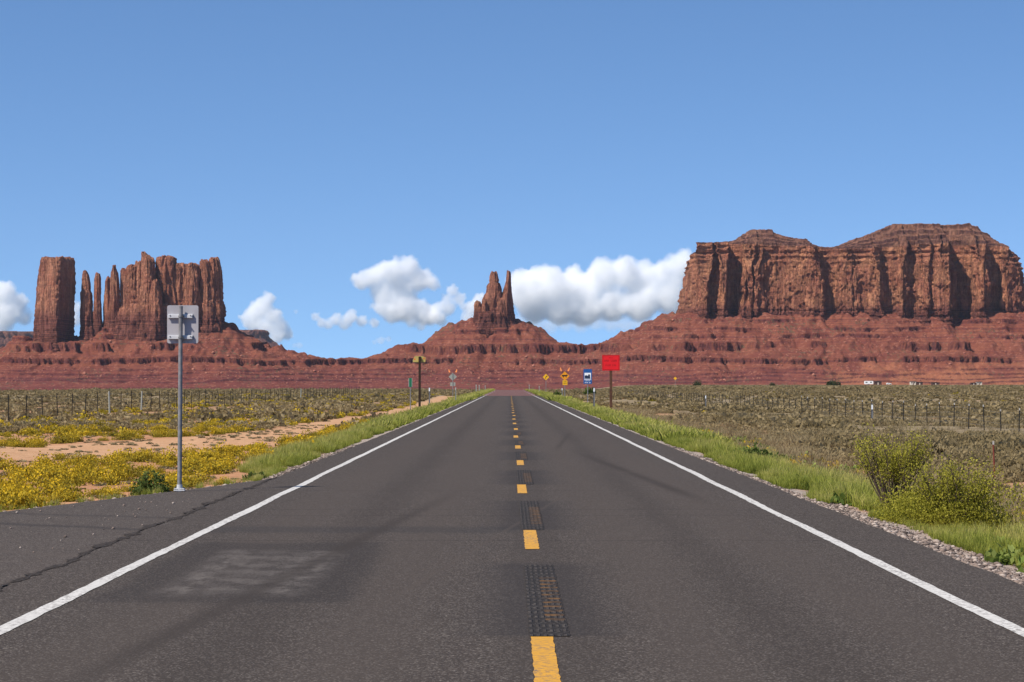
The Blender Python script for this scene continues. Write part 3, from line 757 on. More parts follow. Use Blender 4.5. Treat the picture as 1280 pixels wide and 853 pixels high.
# --- right: the great mesa
YM = 4000.0
FR = [(873, -95), (873, -40), (876, -12), (879, 2), (883, 12), (885.5, -14), (889, -20), (896, -8), (905, 12), (909, 6), (911.5, -30), (919, -36), (926, -24), (930, -6), (934, -14), (938, 3), (942, -10), (946, 4), (951, -14), (962, -24), (978, -24), (990, -15),
      (1001, 4), (1012, 12), (1029, 14), (1032, -20), (1040, -26), (1048, -14), (1054, 4), (1066, 10), (1078, -2), (1090, 10), (1102, 14), (1106, -16), (1113, -20), (1119, -4), (1127, 14), (1137, 8), (1141, -8), (1149, 4), (1158, 18), (1164, 6), (1170, 22), (1184, 32), (1188, 24),
      (1191, -22), (1202, -32), (1212, -22), (1218, 6), (1228, 18), (1238, 10), (1241, -20), (1248, -36), (1262, -16), (1274, -26), (1284, -34), (1294, -64), (1300, -130)]
def mesa(parent):
    pts = [(X_(p, YM), YM - (d * ((.85 if (908 < p < 927 or 1190 < p < 1213 or p > 1240) else .5) if d < 0 and p > 880 else 1.0))) for p, d in FR] + [(X_(1302, YM), YM + 330), (X_(1200, YM), YM + 420), (X_(950, YM), YM + 400), (X_(858, YM), YM + 260)]
    pts = np.array(pts + [pts[0]])
    seg = np.hypot(*np.diff(pts, axis=0).T); cum = np.concatenate([[0], np.cumsum(seg)])
    nfront = 900
    lf = cum[len(FR) - 1]
    s = np.concatenate([np.linspace(0, lf, nfront, endpoint=False), np.linspace(lf, cum[-1], 90, endpoint=False)])
    x0 = np.interp(s, cum, pts[:, 0]); y0 = np.interp(s, cum, pts[:, 1])
    # light rounding of the corners
    for _ in range(2):
        x0 = .5 * x0 + .25 * (np.roll(x0, 1) + np.roll(x0, -1)); y0 = .5 * y0 + .25 * (np.roll(y0, 1) + np.roll(y0, -1))
    xs, ys_ = x0.copy(), y0.copy()
    for _ in range(14):
        xs = .5 * xs + .25 * (np.roll(xs, 1) + np.roll(xs, -1)); ys_ = .5 * ys_ + .25 * (np.roll(ys_, 1) + np.roll(ys_, -1))
    tx = np.roll(xs, -1) - np.roll(xs, 1); ty = np.roll(ys_, -1) - np.roll(ys_, 1); tl = np.hypot(tx, ty)
    nx, ny = ty / tl, -tx / tl
    px0 = 637 + x0 / YM * FPX
    # broad simplified plan for the upper strata, which run straighter than the buttresses below
    rim = Z_(np.interp(px0, [858, 866, 872, 884, 920, 960, 1000, 1030, 1060, 1100, 1160, 1220, 1250, 1264, 1275, 1286], [318, 309, 305, 303, 303, 306, 307, 309, 311, 309, 305, 305, 306, 308, 311, 318]), YM)
    zb = Z_(392, YM) - 30
    nz = 112
    t = np.linspace(0, 1, nz)
    Z = zb + t[:, None] * (rim - zb)[None, :]
    X0 = np.broadcast_to(x0, Z.shape); Y0 = np.broadcast_to(y0, Z.shape)
    T = np.broadcast_to(t[:, None], Z.shape)
    # towards the rim the buttresses merge: pull the recesses outwards
    st_ = np.interp(px0, [858, 880, 884, 900, 904, 928, 944, 950, 1000, 1010, 1028, 1050, 1056, 1100, 1120, 1124, 1138, 1150, 1186, 1192, 1214, 1238, 1250, 1286],
                         [.7, .7, .35, .35, .5, .5, .3, .40, .40, .6, .25, .25, .6, .35, .35, .5, .2, .5, .6, .55, .55, .2, .6, .9])
    st_ = np.broadcast_to(st_, T.shape) + .10 * fbm(X0 / 30, Z / 35, 0, 3, seed=207)
    wd = np.interp(px0, [944, 950, 1000, 1006], [.42, .14, .14, .42])[None, :]
    mrg = sst(0, 1, (T - st_) / wd) * .92
    XX = X0 * (1 - mrg) + xs * mrg; YY = Y0 * (1 - mrg) + ys_ * mrg
    XR, YR = X0, Y0
    fl = ridged(X0 / 15, Y0 / 15, Z / 130, 3, seed=201) - .5
    lu = fbm(X0 / 22, Y0 / 22, Z / 22, 4, .55, seed=202)
    # slab breaks: blocky planes at several sizes
    sl = np.round(2.5 * fbm(X0 / 34 + .3 * fbm(X0 / 20, Z / 20, 0, 2, seed=203), Y0 / 34, Z / 60, 2, seed=204)) / 2.5
    sl2 = np.round(2 * fbm(X0 / 13 + .4 * fbm(X0 / 8, Z / 9, 0, 2, seed=216), Y0 / 13, Z / 45, 2, seed=217)) / 2
    crack = np.clip(ridged(X0 / 11, Y0 / 11, Z / 200, 2, seed=205) - .78, 0, 1)
    zz = Z + 3 * fbm(X0 / 60, Y0 / 60, 0, 2, seed=206)
    stn = fbm(zz / 6.5, 3.1, 0, 3, .6, seed=208); stn = np.sign(stn) * np.abs(stn) ** .6
    sw = sst(.34, .14, T) + sst(.74, .95, T) * 1.5 + .15
    rr = ridged(XR / 7.5, YR / 7.5, Z / 70, 2, seed=218) - .5
    bed = np.clip(-stn, 0, 1)
    off = 1.8 * rr - .9 * bed * (sw > .5) - 13 * T - 7 * sst(.7, 1, T) + 5.0 * fl * (1 - .6 * sst(.7, 1, T)) + 2.2 * lu + 7.0 * sl + 3.2 * sl2 - 18 * crack * (1 - .7 * sst(.75, 1, T)) + 2.2 * stn * sw + 5 * sst(.22, 0, T)
    ncap = 64
    XW = XX + nx * off; YW = YY + ny * off
    ring_v = [np.stack([XW, YW, Z], -1)]
    # cap: terraces stepping back to the summit knolls
    xa, xb = X_(915, YM), X_(1240, YM)
    sxw, syw = XW[-1].copy(), YW[-1].copy()
    for _ in range(30):
        sxw = .5 * sxw + .25 * (np.roll(sxw, 1) + np.roll(sxw, -1)); syw = .5 * syw + .25 * (np.roll(syw, 1) + np.roll(syw, -1))
    sx = np.clip(XW[-1], xa, xb); sy = np.full_like(sx, YM + 150)
    f = np.linspace(0, 1, ncap + 1)[1:]
    Fq = np.broadcast_to(f[:, None] ** 1.15, (ncap, len(x0)))
    bl = sst(0, .10, Fq)
    ox = XW[-1] * (1 - bl) + sxw * bl; oy = YW[-1] * (1 - bl) + syw * bl
    inw = Fq + .05 * fbm(ox / 26, oy / 26, Fq * 3, 4, .6, seed=214) * sst(0, .06, Fq) * (1 - sst(.8, 1, Fq))
    cxx = ox + (sx - ox) * inw; cyy = oy + (sy - oy) * inw
    cpx = 637 + cxx / YM * FPX + 2 * fbm(cxx / 40, cyy / 40, 0, 3, seed=211)
    top = Z_(np.interp(cpx, [858, 866, 873, 884, 905, 920, 930, 931.5, 942, 943.5, 950, 972, 974, 984, 1000, 1016, 1017.5, 1030, 1046, 1058, 1076, 1078, 1092, 1110, 1112, 1124, 1125.5, 1160, 1185, 1222, 1225, 1237, 1239, 1252, 1254, 1266, 1280],
                           [312, 306, 303.5, 302, 300, 298, 295, 292, 288.5, 284, 283, 283, 286.5, 290, 294.5, 296, 301, 305, 306, 304, 297.5, 294.5, 291.5, 286, 282, 279.5, 276.5, 276, 277, 275.5, 278.5, 280.5, 285, 289, 294, 298, 305]), YM)
    w = np.clip(Fq / .55, 0, 1)
    steps = np.array([[0, 0], [.03, .20], [.14, .24], [.17, .42], [.40, .52], [.43, .70], [.74, .80], [.77, 1.0], [1.2, 1.0]])
    wt = np.interp(np.clip(w, 0, 1.2), steps[:, 0], steps[:, 1])
    rimz = np.broadcast_to(rim, Fq.shape)
    cz = rimz + np.maximum(top - rimz, -3) * wt + 1.3 * fbm(cxx / 8, cyy / 8, 0, 4, .6, seed=213)
    ring_v.append(np.stack([cxx, cyy, cz], -1))
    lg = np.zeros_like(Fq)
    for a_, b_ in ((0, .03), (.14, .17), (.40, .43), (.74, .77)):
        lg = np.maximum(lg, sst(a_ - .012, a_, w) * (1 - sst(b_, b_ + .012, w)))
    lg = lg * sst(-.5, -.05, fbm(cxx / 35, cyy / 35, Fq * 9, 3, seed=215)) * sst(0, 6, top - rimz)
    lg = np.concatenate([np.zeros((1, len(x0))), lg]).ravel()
    V = np.concatenate(ring_v, 0)
    F = grid_faces(len(x0), V.shape[0], True)
    nwall = nz - 1
    n = len(x0)
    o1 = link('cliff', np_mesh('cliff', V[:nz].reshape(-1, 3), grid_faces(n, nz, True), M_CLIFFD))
    o2 = link('summit', np_mesh('summit', V[nz - 1:].reshape(-1, 3), grid_faces(n, V.shape[0] - nz + 1, True), M_CAP, False, {'ledge_shade': lg}))
    for o in (o1, o2):
        o.parent = parent; o.location = -Vector(parent.location)
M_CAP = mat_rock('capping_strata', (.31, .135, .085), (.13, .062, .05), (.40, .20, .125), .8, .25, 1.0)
bmesa = base_empty('mesa', 1070, YM, 'huge broad red mesa with sheer fluted walls filling the right side', 'mesa', 'red sandstone buttes')
mesa(bmesa)

# --- bluish mesas far behind
YF = 9500.0
fa = empty('mesa', (float(X_(-10, YF)), YF, 0.0), 'distant bluish mesa low behind the foot of the lone tower', 'mesa')
spire('cliff', fa, [(415.5, -92, 46), (418, -95, 50), (424, -98, 54), (430, -112, 62), (440, -116, 66), (462, -118, 70), (478, -150, 90)], YF, M_FAR, 61, [(-1, .3), (-.7, -.7), (-.2, -1), (.1, -.85), (.3, -1), (.6, -.8), (1, 0), (.6, 1), (-.7, 1)], .5, .05, .02, .02, 5, 220, 2, 60)
fb = empty('mesa', (float(X_(320, YF)), YF, 0.0), 'distant grey flat topped mesa peeping out right of the jagged castle', 'mesa')
spire('cliff', fb, [(413.5, 297, 333), (416, 292, 335), (420.5, 288, 335.5), (423, 284, 337), (427, 281, 342), (432, 276, 349), (436, 272, 352), (446, 268, 356), (462, 255, 372)], YF, M_FAR, 62, None, .8, .05, .03, .015, 5, 140, 2, 60)
# ================================================================== plants
def mat_leaf(name, cols, trans=.3, rough=.75):
    """cols: three colours over the per-leaf 'tint' value 0..1"""
    m = NT(name, rough, .15)
    t = m.attr('tint')
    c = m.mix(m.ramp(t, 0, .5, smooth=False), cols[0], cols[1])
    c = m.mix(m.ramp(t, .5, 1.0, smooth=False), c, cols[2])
    n = m.noise(m.P(), .6, 3)
    c = m.mix(m.ramp(n, .35, .65, 0, .35), c, m.mix(.5, c, cols[0]))
    m.color(c)
    tr = m.n('ShaderNodeBsdfTranslucent'); m.set(tr.inputs['Color'], c)
    mx = m.n('ShaderNodeMixShader'); mx.inputs[0].default_value = trans
    m.t.links.new(m.b.outputs[0], mx.inputs[1]); m.t.links.new(tr.outputs[0], mx.inputs[2])
    m.t.links.new(mx.outputs[0], m.t.nodes['Material Output'].inputs['Surface'])
    return m.m
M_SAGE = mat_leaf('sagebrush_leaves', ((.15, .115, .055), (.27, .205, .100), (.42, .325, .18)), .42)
M_RABBIT = mat_leaf('rabbitbrush_leaves', ((.10, .09, .018), (.38, .295, .03), (.80, .52, .02)), .38)
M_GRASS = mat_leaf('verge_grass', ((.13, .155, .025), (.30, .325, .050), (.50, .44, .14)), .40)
M_DRY = mat_leaf('dry_grass', ((.14, .105, .055), (.25, .195, .105), (.42, .34, .19)), .3)
M_GREEN = mat_leaf('green_shrub_leaves', ((.04, .06, .015), (.10, .14, .03), (.20, .24, .06)), .3)
M_YELLOWGREEN = mat_leaf('yellow_green_leaves', ((.11, .10, .015), (.30, .285, .03), (.50, .44, .07)), .4)
M_GREEN2 = mat_leaf('verge_weed_leaves', ((.07, .11, .02), (.17, .22, .04), (.30, .34, .09)), .35)
M_TREE = mat_leaf('juniper_foliage', ((.02, .03, .012), (.045, .06, .022), (.09, .10, .04)), .15)
M_STEM = simple('woody_stem', (.10, .07, .05), .9, 0, .3, 30)

def leaf_quads(c, size, rg, up=.5, elong=1.6):
    """random oriented quads at centres c; returns (n*4,3),(n,4)"""
    n = len(c)
    a = rg.normal(size=(n, 3)); a[:, 2] += up * 2; a /= np.linalg.norm(a, axis=1)[:, None]
    b = rg.normal(size=(n, 3)); b -= (b * a).sum(1)[:, None] * a; b /= np.linalg.norm(b, axis=1)[:, None]
    size = np.broadcast_to(size, (n,))[:, None]
    a = a * size * elong * .5; b = b * size * .5
    V = np.stack([c - a - b * .6, c - a * .1 + b, c + a + b * .3, c + a * .2 - b], 1).reshape(-1, 3)
    return V, np.arange(n * 4).reshape(-1, 4)
def bush_proto(n, size, seed, h=.75, lobes=5, top=.9, hollow=.45, up=.5, spr=.6, var=.16):
    """unit dome bush (radius 1, height about 2h*.5), lumpy outline, leaf tint higher on top"""
    rg = np.random.default_rng(seed)
    L = rg.normal(size=(lobes, 3)); L[:, 2] = np.abs(L[:, 2]) * .6; L /= np.maximum(np.linalg.norm(L, axis=1), .3)[:, None]
    L = L * rg.uniform(.25 if spr > .5 else .18, spr, (lobes, 1)); r = rg.uniform(.38, .62, lobes)
    k = rg.integers(0, lobes, n)
    d = rg.normal(size=(n, 3)); d /= np.linalg.norm(d, axis=1)[:, None]
    rad = r[k] * (hollow + (1 - hollow) * rg.random(n) ** .5)
    c = L[k] + d * rad[:, None]
    c[:, 2] = np.abs(c[:, 2]) * h
    V, F = leaf_quads(c, size * rg.uniform(.6, 1.3, n), rg, up)
    V[:, 2] = np.maximum(V[:, 2], 0)
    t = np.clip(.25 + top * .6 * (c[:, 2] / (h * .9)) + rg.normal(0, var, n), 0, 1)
    return V, F, np.repeat(t, 4)
def tuft_proto(n, seed, w=.035, spread=.5, bend=.35):
    """unit grass tuft, blades of height about 1"""
    rg = np.random.default_rng(seed)
    base = rg.normal(0, .16, (n, 2)) * spread * 2
    hh = rg.uniform(.45, 1.0, n); an = rg.uniform(0, 6.28, n); ln = rg.uniform(.1, 1, n) * bend
    dx, dy = np.cos(an) * ln, np.sin(an) * ln
    pa = rg.uniform(0, 6.28, n); wx, wy = np.cos(pa) * w, np.sin(pa) * w
    b0 = np.stack([base[:, 0] - wx, base[:, 1] - wy, np.zeros(n)], -1); b1 = np.stack([base[:, 0] + wx, base[:, 1] + wy, np.zeros(n)], -1)
    m0 = np.stack([base[:, 0] + dx * .4 - wx * .8, base[:, 1] + dy * .4 - wy * .8, hh * .6], -1); m1 = np.stack([base[:, 0] + dx * .4 + wx * .8, base[:, 1] + dy * .4 + wy * .8, hh * .6], -1)
    t0 = np.stack([base[:, 0] + dx - wx * .15, base[:, 1] + dy - wy * .15, hh], -1); t1 = np.stack([base[:, 0] + dx + wx * .15, base[:, 1] + dy + wy * .15, hh], -1)
    V = np.stack([b0, b1, m0, m1, t0, t1], 1).reshape(-1, 3)
    q = np.arange(n)[:, None] * 6
    F = np.concatenate([q + np.array([0, 1, 3, 2]), q + np.array([2, 3, 5, 4])], 0)
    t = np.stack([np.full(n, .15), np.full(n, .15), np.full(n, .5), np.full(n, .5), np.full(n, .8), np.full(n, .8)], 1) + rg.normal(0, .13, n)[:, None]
    return V, F, np.clip(t, 0, 1).ravel()
def scatter(name, mat, protos, x, y, scl, tint, kind='stuff', sink=0.0):
    n = len(x)
    pos = np.stack([x, y, ground_z(x, y) - sink], -1)
    V, F, T = merge(protos, RNG.integers(0, len(protos), n), pos, scl, RNG.uniform(0, 6.28, n), tint)
    o = link(name, np_mesh(name, V, F, mat, False, {'tint': np.clip(T, 0, 1)}))
    return tag(o, kind=kind)
def sample(n, y0, y1, pxl, pxr, power=0.0):
    """random ground points seen between photo columns, spread evenly over the ground; a margin is left for side steps"""
    u = RNG.random(n)
    y = np.sqrt(y0**2 + u * (y1**2 - y0**2)) if power == 0 else (y0 ** power + u * (y1 ** power - y0 ** power)) ** (1 / power)
    px = RNG.uniform(pxl, pxr, n)
    return (px - 637) / FPX * y, y
# ---- far and middle sage: ground cover
def sage_ok(x, y):
    ok = np.where(x > 0, x > 8.6 + 1.2 * fbm(y / 7, 2, 0, 3, seed=301), True)
    tmv = track_mask(x, y) + .25 * fbm(x / 2, y / 3, 0, 3, seed=302)
    left = (x < 0) & (x < edge_left(y) - 2.0) & (tmv > 1.25) & ((y > 82 + .9 * (x + 20).clip(-60, 14)) | (tmv < 0))
    return ok & ((x > 0) | left)
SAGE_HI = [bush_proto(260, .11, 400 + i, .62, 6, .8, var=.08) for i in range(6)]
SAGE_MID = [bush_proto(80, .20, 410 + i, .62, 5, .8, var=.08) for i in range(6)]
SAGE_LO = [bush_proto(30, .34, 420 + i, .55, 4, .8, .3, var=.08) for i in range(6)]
def sage_batch(protos, n, y0, y1, pl, pr, smin, smax, thr=-.16, patch=9.0):
    x, y = sample(n, y0, y1, pl, pr)
    k = sage_ok(x, y) & (fbm(x / patch, y / (patch * 1.7), 0, 3, seed=303) > thr)
    x, y = x[k], y[k]
    s = RNG.uniform(smin, smax, len(x)) ** 1.0 * RNG.choice([.7, 1.0, 1.0, 1.45], len(x)) * (1 + .35 * fbm(x / 20, y / 25, 0, 2, seed=304))
    tint = .24 * fbm(x / 9, y / 22, 0, 3, seed=305) + RNG.normal(0, .07, len(x))
    return x, y, s, tint
parts = []
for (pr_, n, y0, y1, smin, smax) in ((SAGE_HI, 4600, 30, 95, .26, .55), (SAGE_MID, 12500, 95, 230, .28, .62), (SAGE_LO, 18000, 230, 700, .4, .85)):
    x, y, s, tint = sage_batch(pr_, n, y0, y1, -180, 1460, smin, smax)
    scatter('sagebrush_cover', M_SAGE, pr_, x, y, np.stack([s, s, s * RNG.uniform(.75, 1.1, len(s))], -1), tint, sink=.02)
x, y, s, tint = sage_batch(SAGE_LO, 17000, 700, 2300, 690, 1460, 1.0, 2.0, -.25, 60)
scatter('far_sagebrush', M_SAGE, SAGE_LO, x, y, np.stack([s * 1.3, s * 1.3, s * .6], -1), tint)
# ---- yellow rabbitbrush and tan scrub mixed along the far part of the two-track, left
RBC = [bush_proto(70, .20, 480 + i, .8, 5, 1.0, .3) for i in range(5)]
y = 60 + RNG.random(5200) ** 1.3 * 330; x = -RNG.uniform(5.6, 22, 5200) * np.clip(.6 + y / 220, 0, 2)
tmv = track_mask(x, y)
k = (tmv > 1.05 + .2 * fbm(x, y / 3, 0, 2, seed=311)) & (fbm(x / 3, y / 7, 0, 3, seed=312) > .02 - .25 * (x > -9.5)) & (x < edge_left(y) - 1.1) & ((y > 78) | (x > -9))
x, y = x[k], y[k]; s = RNG.uniform(.2, .46, len(x))
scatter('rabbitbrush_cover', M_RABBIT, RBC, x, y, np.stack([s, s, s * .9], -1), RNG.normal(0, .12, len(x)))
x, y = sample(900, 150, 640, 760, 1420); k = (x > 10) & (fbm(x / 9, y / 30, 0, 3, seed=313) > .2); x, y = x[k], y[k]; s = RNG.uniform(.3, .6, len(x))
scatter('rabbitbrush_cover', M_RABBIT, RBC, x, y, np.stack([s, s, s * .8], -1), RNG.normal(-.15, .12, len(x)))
# broken weeds inside the sand track and over the bare soil
y = 33 + RNG.random(4200) * 70; x = -RNG.uniform(4.6, 24, 4200); k = (x < edge_left(y) - .3) & (fbm(x / 1.5, y / 2.5, 0, 3, seed=314) > .04)
x, y = x[k], y[k]; s = RNG.uniform(.04, .15, len(x))
scatter('soil_weeds', M_DRY, SAGE_MID, x, y, np.stack([s * 1.3, s * 1.3, s], -1), RNG.normal(.1, .15, len(x)))
# leafy weeds and seed stalks breaking up the right verge
y = 19 + RNG.random(1500) ** 1.3 * 130; x = 5.1 + RNG.random(1500) * 3.2
k = (fbm(x / 1.1, y / 3, 0, 3, seed=315) > -.02) & (np.exp(-(((x - 5.6) / .9) ** 2 + ((y - 29.5) / 3.2) ** 2)) < .3)
x, y = x[k], y[k]; s = RNG.uniform(.12, .34, len(x))
scatter('verge_weeds', M_GREEN2, RBC, x, y, np.stack([s, s, s * 1.1], -1), RNG.normal(0, .15, len(x)))
y = 24 + RNG.random(420) ** 1.3 * 90; x = 5.9 + RNG.random(420) ** .7 * 2.6
k = fbm(x / 1.1, y / 4, 0, 3, seed=316) > .16
x, y = x[k], y[k]; s = RNG.uniform(.14, .34, len(x))
scatter('verge_flowers', M_RABBIT, RBC, x, y, np.stack([s, s, s * 1.1], -1), RNG.normal(.1, .15, len(x)))
# ---- dry grass between verge and sage on the right, and among the sage
DRY = [tuft_proto(30, 430 + i, .013, .8, .6) for i in range(5)]
x = RNG.uniform(6.8, 10.5, 4200); y = 26 + RNG.random(4200) ** 1.5 * 150
k = fbm(x / 3, y / 6, 0, 3, seed=310) > -.15 + .22 * np.clip(x - 8.3, 0, 9)
x, y = x[k], y[k]
s = RNG.uniform(.16, .40, len(x))
scatter('dry_grass', M_DRY, DRY, x, y, np.stack([s * (1 + y / 160), s * (1 + y / 160), s], -1), RNG.normal(0, .15, len(x)))
x, y = sample(1500, 40, 150, 700, 1420)
k = x > 11; x, y = x[k], y[k]
s = RNG.uniform(.2, .4, len(x))
scatter('dry_grass', M_DRY, DRY, x, y, np.stack([s * 1.3, s * 1.3, s], -1), RNG.normal(0, .15, len(x)))
# ---- bright green verge grass, both sides
TUFT = [tuft_proto(26, 440 + i, .020, .7, .5) for i in range(6)]
TUFTF = [tuft_proto(12, 450 + i, .055, .9, .5) for i in range(5)]
def verge(side, n, y0, y1, protos, hmin, hmax, wide):
    y = y0 + RNG.random(n) ** 1.35 * (y1 - y0)
    u = RNG.random(n)
    if side > 0:
        e0 = 4.78 + .30 * np.clip(fbm(y / 3.0, 1, 0, 3, seed=320) + .2, 0, 1.5) + .38 * (1 - sst(24, 36, y))
        wd = 2.1 + .9 * fbm(y / 6, 4, 0, 3, seed=321)
        x = e0 + u ** 1.2 * wd
    else:
        e0 = edge_left(y) - .12 - .2 * np.clip(fbm(y / 3.0, 7, 0, 3, seed=322) + .2, 0, 1.5)
        wd = (1.25 + .3 * fbm(y / 8, 9, 0, 2, seed=323)) * sst(40, 50, y)
        x = e0 - u ** 1.2 * wd
    k = fbm(x / .9, y / 2.2, 0, 3, seed=324) > -.22
    if side < 0: k &= y > 41
    x, y, u = x[k], y[k], u[k]
    s = RNG.uniform(hmin, hmax, len(x)) * (.55 + .6 * sst(0, .35, u)) * (1 if side > 0 else .35 + .65 * sst(42, 54, y)) * (1 + .35 * fbm(x, y / 4, 0, 2, seed=325))
    tint = .30 * fbm(x / 1.2, y / 4, 0, 3, seed=326) + .35 * (u - .35) + RNG.normal(0, .12, len(x))
    if side > 0:
        bb = np.exp(-(((x - 5.6) / .9) ** 2 + ((y - 29.5) / 3.2) ** 2))
        s = s * (1 - .6 * bb)
    scatter('verge_grass', M_GRASS, protos, x, y, np.stack([s * wide, s * wide, s], -1), tint)
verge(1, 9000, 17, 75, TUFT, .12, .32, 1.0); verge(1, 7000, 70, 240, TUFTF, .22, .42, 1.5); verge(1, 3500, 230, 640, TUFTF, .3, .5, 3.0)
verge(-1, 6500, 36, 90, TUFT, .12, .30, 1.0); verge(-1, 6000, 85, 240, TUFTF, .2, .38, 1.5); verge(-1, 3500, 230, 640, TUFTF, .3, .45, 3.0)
# low weeds along the broken edge of the apron
x_y = RNG.uniform(14, 42, 260); xx_ = edge_left(x_y) - .15 - RNG.random(260) ** 2 * 1.2
scatter('edge_weeds', M_GRASS, TUFT, xx_, x_y, RNG.uniform(.05, .16, 260), RNG.normal(.05, .15, 260))
# ---- gravel along the pavement edge
def gravel(n, side):
    y = 15 + RNG.random(n) ** 1.6 * 50
    if side > 0:
        x = 4.55 + np.abs(RNG.normal(0, .27, n)) * np.where(y < 36, 1.0, .45)
    else:
        x = edge_left(y) - np.abs(RNG.normal(0, .16, n)) + .03
    s = np.clip(RNG.lognormal(-4.35, .45, n), .005, .04)
    return x, y, s
PEB = [boulder_mesh(500 + i) for i in range(5)]
gxs, gys, gss = [np.concatenate(q) for q in zip(gravel(11000, 1), gravel(4500, -1))]
V, F, T = merge(PEB, RNG.integers(0, 5, len(gxs)), np.stack([gxs, gys, ground_z(gxs, gys) + gss * .3], -1), np.stack([gss * 1.2, gss, gss * .8], -1), RNG.uniform(0, 6.28, len(gxs)), RNG.random(len(gxs)))
mg = NT('roadside_gravel', .9, .2)
tg = mg.attr('tint')
mg.color(mg.mix(mg.ramp(tg, 0, .55), (.07, .055, .048), mg.mix(mg.ramp(tg, .55, 1), (.22, .165, .135), (.40, .33, .28))))
tag(link('gravel', np_mesh('gravel', V, F, mg.m, False, {'tint': T})), kind='stuff')
# loose chips on the apron
cxp = RNG.uniform(-7.5, -4.6, 240); cyp = RNG.uniform(17, 40, 240); k = cxp > edge_left(cyp) + .05
cxp, cyp = cxp[k], cyp[k]; cs = np.clip(RNG.lognormal(-4.75, .5, len(cxp)), .004, .022)
V, F, T = merge(PEB, RNG.integers(0, 5, len(cxp)), np.stack([cxp, cyp, cs * .4 - .003], -1), cs, RNG.uniform(0, 6.28, len(cxp)), RNG.random(len(cxp)))
tag(link('loose_chippings', np_mesh('loose_chippings', V, F, mg.m, False, {'tint': T})), kind='stuff')

# ---- rabbitbrush: single bushes on the left
def plant_mesh(name, proto, mat):
    V, F, T = proto
    return np_mesh(name, V, F, mat, False, {'tint': T})
RB = [plant_mesh('rabbitbrush', bush_proto(900, .062, 460 + i, 1.0, 6, 1.3, .1, .9, .42), M_RABBIT) for i in range(7)]
RBG = [plant_mesh('rabbitbrush', bush_proto(900, .062, 470 + i, 1.0, 6, .6, .1, .9, .42), M_RABBIT) for i in range(3)]
cand = []
tries = 0
placed = np.zeros((0, 2))
while len(cand) < 292 and tries < 30000:
    tries += 1
    y = 31 + RNG.random() ** 1.25 * 75
    px = RNG.uniform(-120, 560)
    x = (px - 637) / FPX * y
    if x > float(edge_left(y)) - (.55 if y < 42 else 1.5): continue
    t = float(track_mask(np.array(x), np.array(y)))
    if t < 1.12: continue
    d = float(fbm(x / 2.6, y / 4.2, 0, 3, seed=330))
    far_side = y > 70 and x < -14
    if d < (-.46 if x > -8.3 else -.22) + (.35 if far_side else 0): continue
    if y > 88 and RNG.random() < .5: continue
    r = float(RNG.uniform(.24, .56)) * (1.1 if y > 50 else 1)
    if len(placed) and np.min(np.hypot(placed[:, 0] - x, (placed[:, 1] - y) * .8)) < r * .9: continue
    placed = np.vstack([placed, [x, y]]); cand.append((x, y, r, d))
# the strip of bushes on the bank between the two ruts, left edge
for i in range(14):
    px = 2 + i * 9.2 + RNG.uniform(-3, 3); y = 67 + RNG.uniform(-1.5, 1.5)
    cand.append(((px - 637) / FPX * y, y, float(RNG.uniform(.32, .5)), 0))
for i, (x, y, r, d) in enumerate(cand[:298]):
    me = RB[int(RNG.integers(0, 7))] if RNG.random() < .8 else RBG[int(RNG.integers(0, 3))]
    o = link('rabbitbrush', me, None, (x, y, float(ground_z(x, y)) - .02))
    q = float(RNG.uniform(.8, 1.05))
    o.scale = (r, r, r * q); o.rotation_euler = (0, 0, float(RNG.uniform(0, 6.28)))
    tag(o, 'low rabbitbrush clump with yellow flower heads on the sandy ground left of the road', 'bush', 'yellow rabbitbrush left of the road')

# ---- named single shrubs
def stems(bm, n, h, spread, seed, r=.008, splits=2):
    rg = random.Random(seed)
    tips = []
    for i in range(n):
        a = rg.uniform(0, 6.28); b = rg.uniform(.1, 1) ** .8 * spread * (1.35 if rg.random() < .2 else 1)
        p = Vector((math.cos(a) * .06, math.sin(a) * .06, 0))
        d = Vector((math.cos(a) * b, math.sin(a) * b, 1)).normalized()
        L = h * rg.uniform(.6, 1.0)
        mid = p + d * L * .5 + Vector((rg.uniform(-.04, .04), rg.uniform(-.04, .04), 0))
        end = p + d * L
        add_cyl(bm, p, mid, r, r * .7, 5); add_cyl(bm, mid, end, r * .7, r * .3, 5)
        for s in range(splits):
            q = mid.lerp(end, rg.uniform(.0, .6)); e = q + (d + Vector((rg.uniform(-.6, .6), rg.uniform(-.6, .6), rg.uniform(0, .5)))).normalized() * L * rg.uniform(.2, .4)
            add_cyl(bm, q, e, r * .5, r * .25, 4); tips.append((q, e))
        tips.append((mid, end))
    return tips
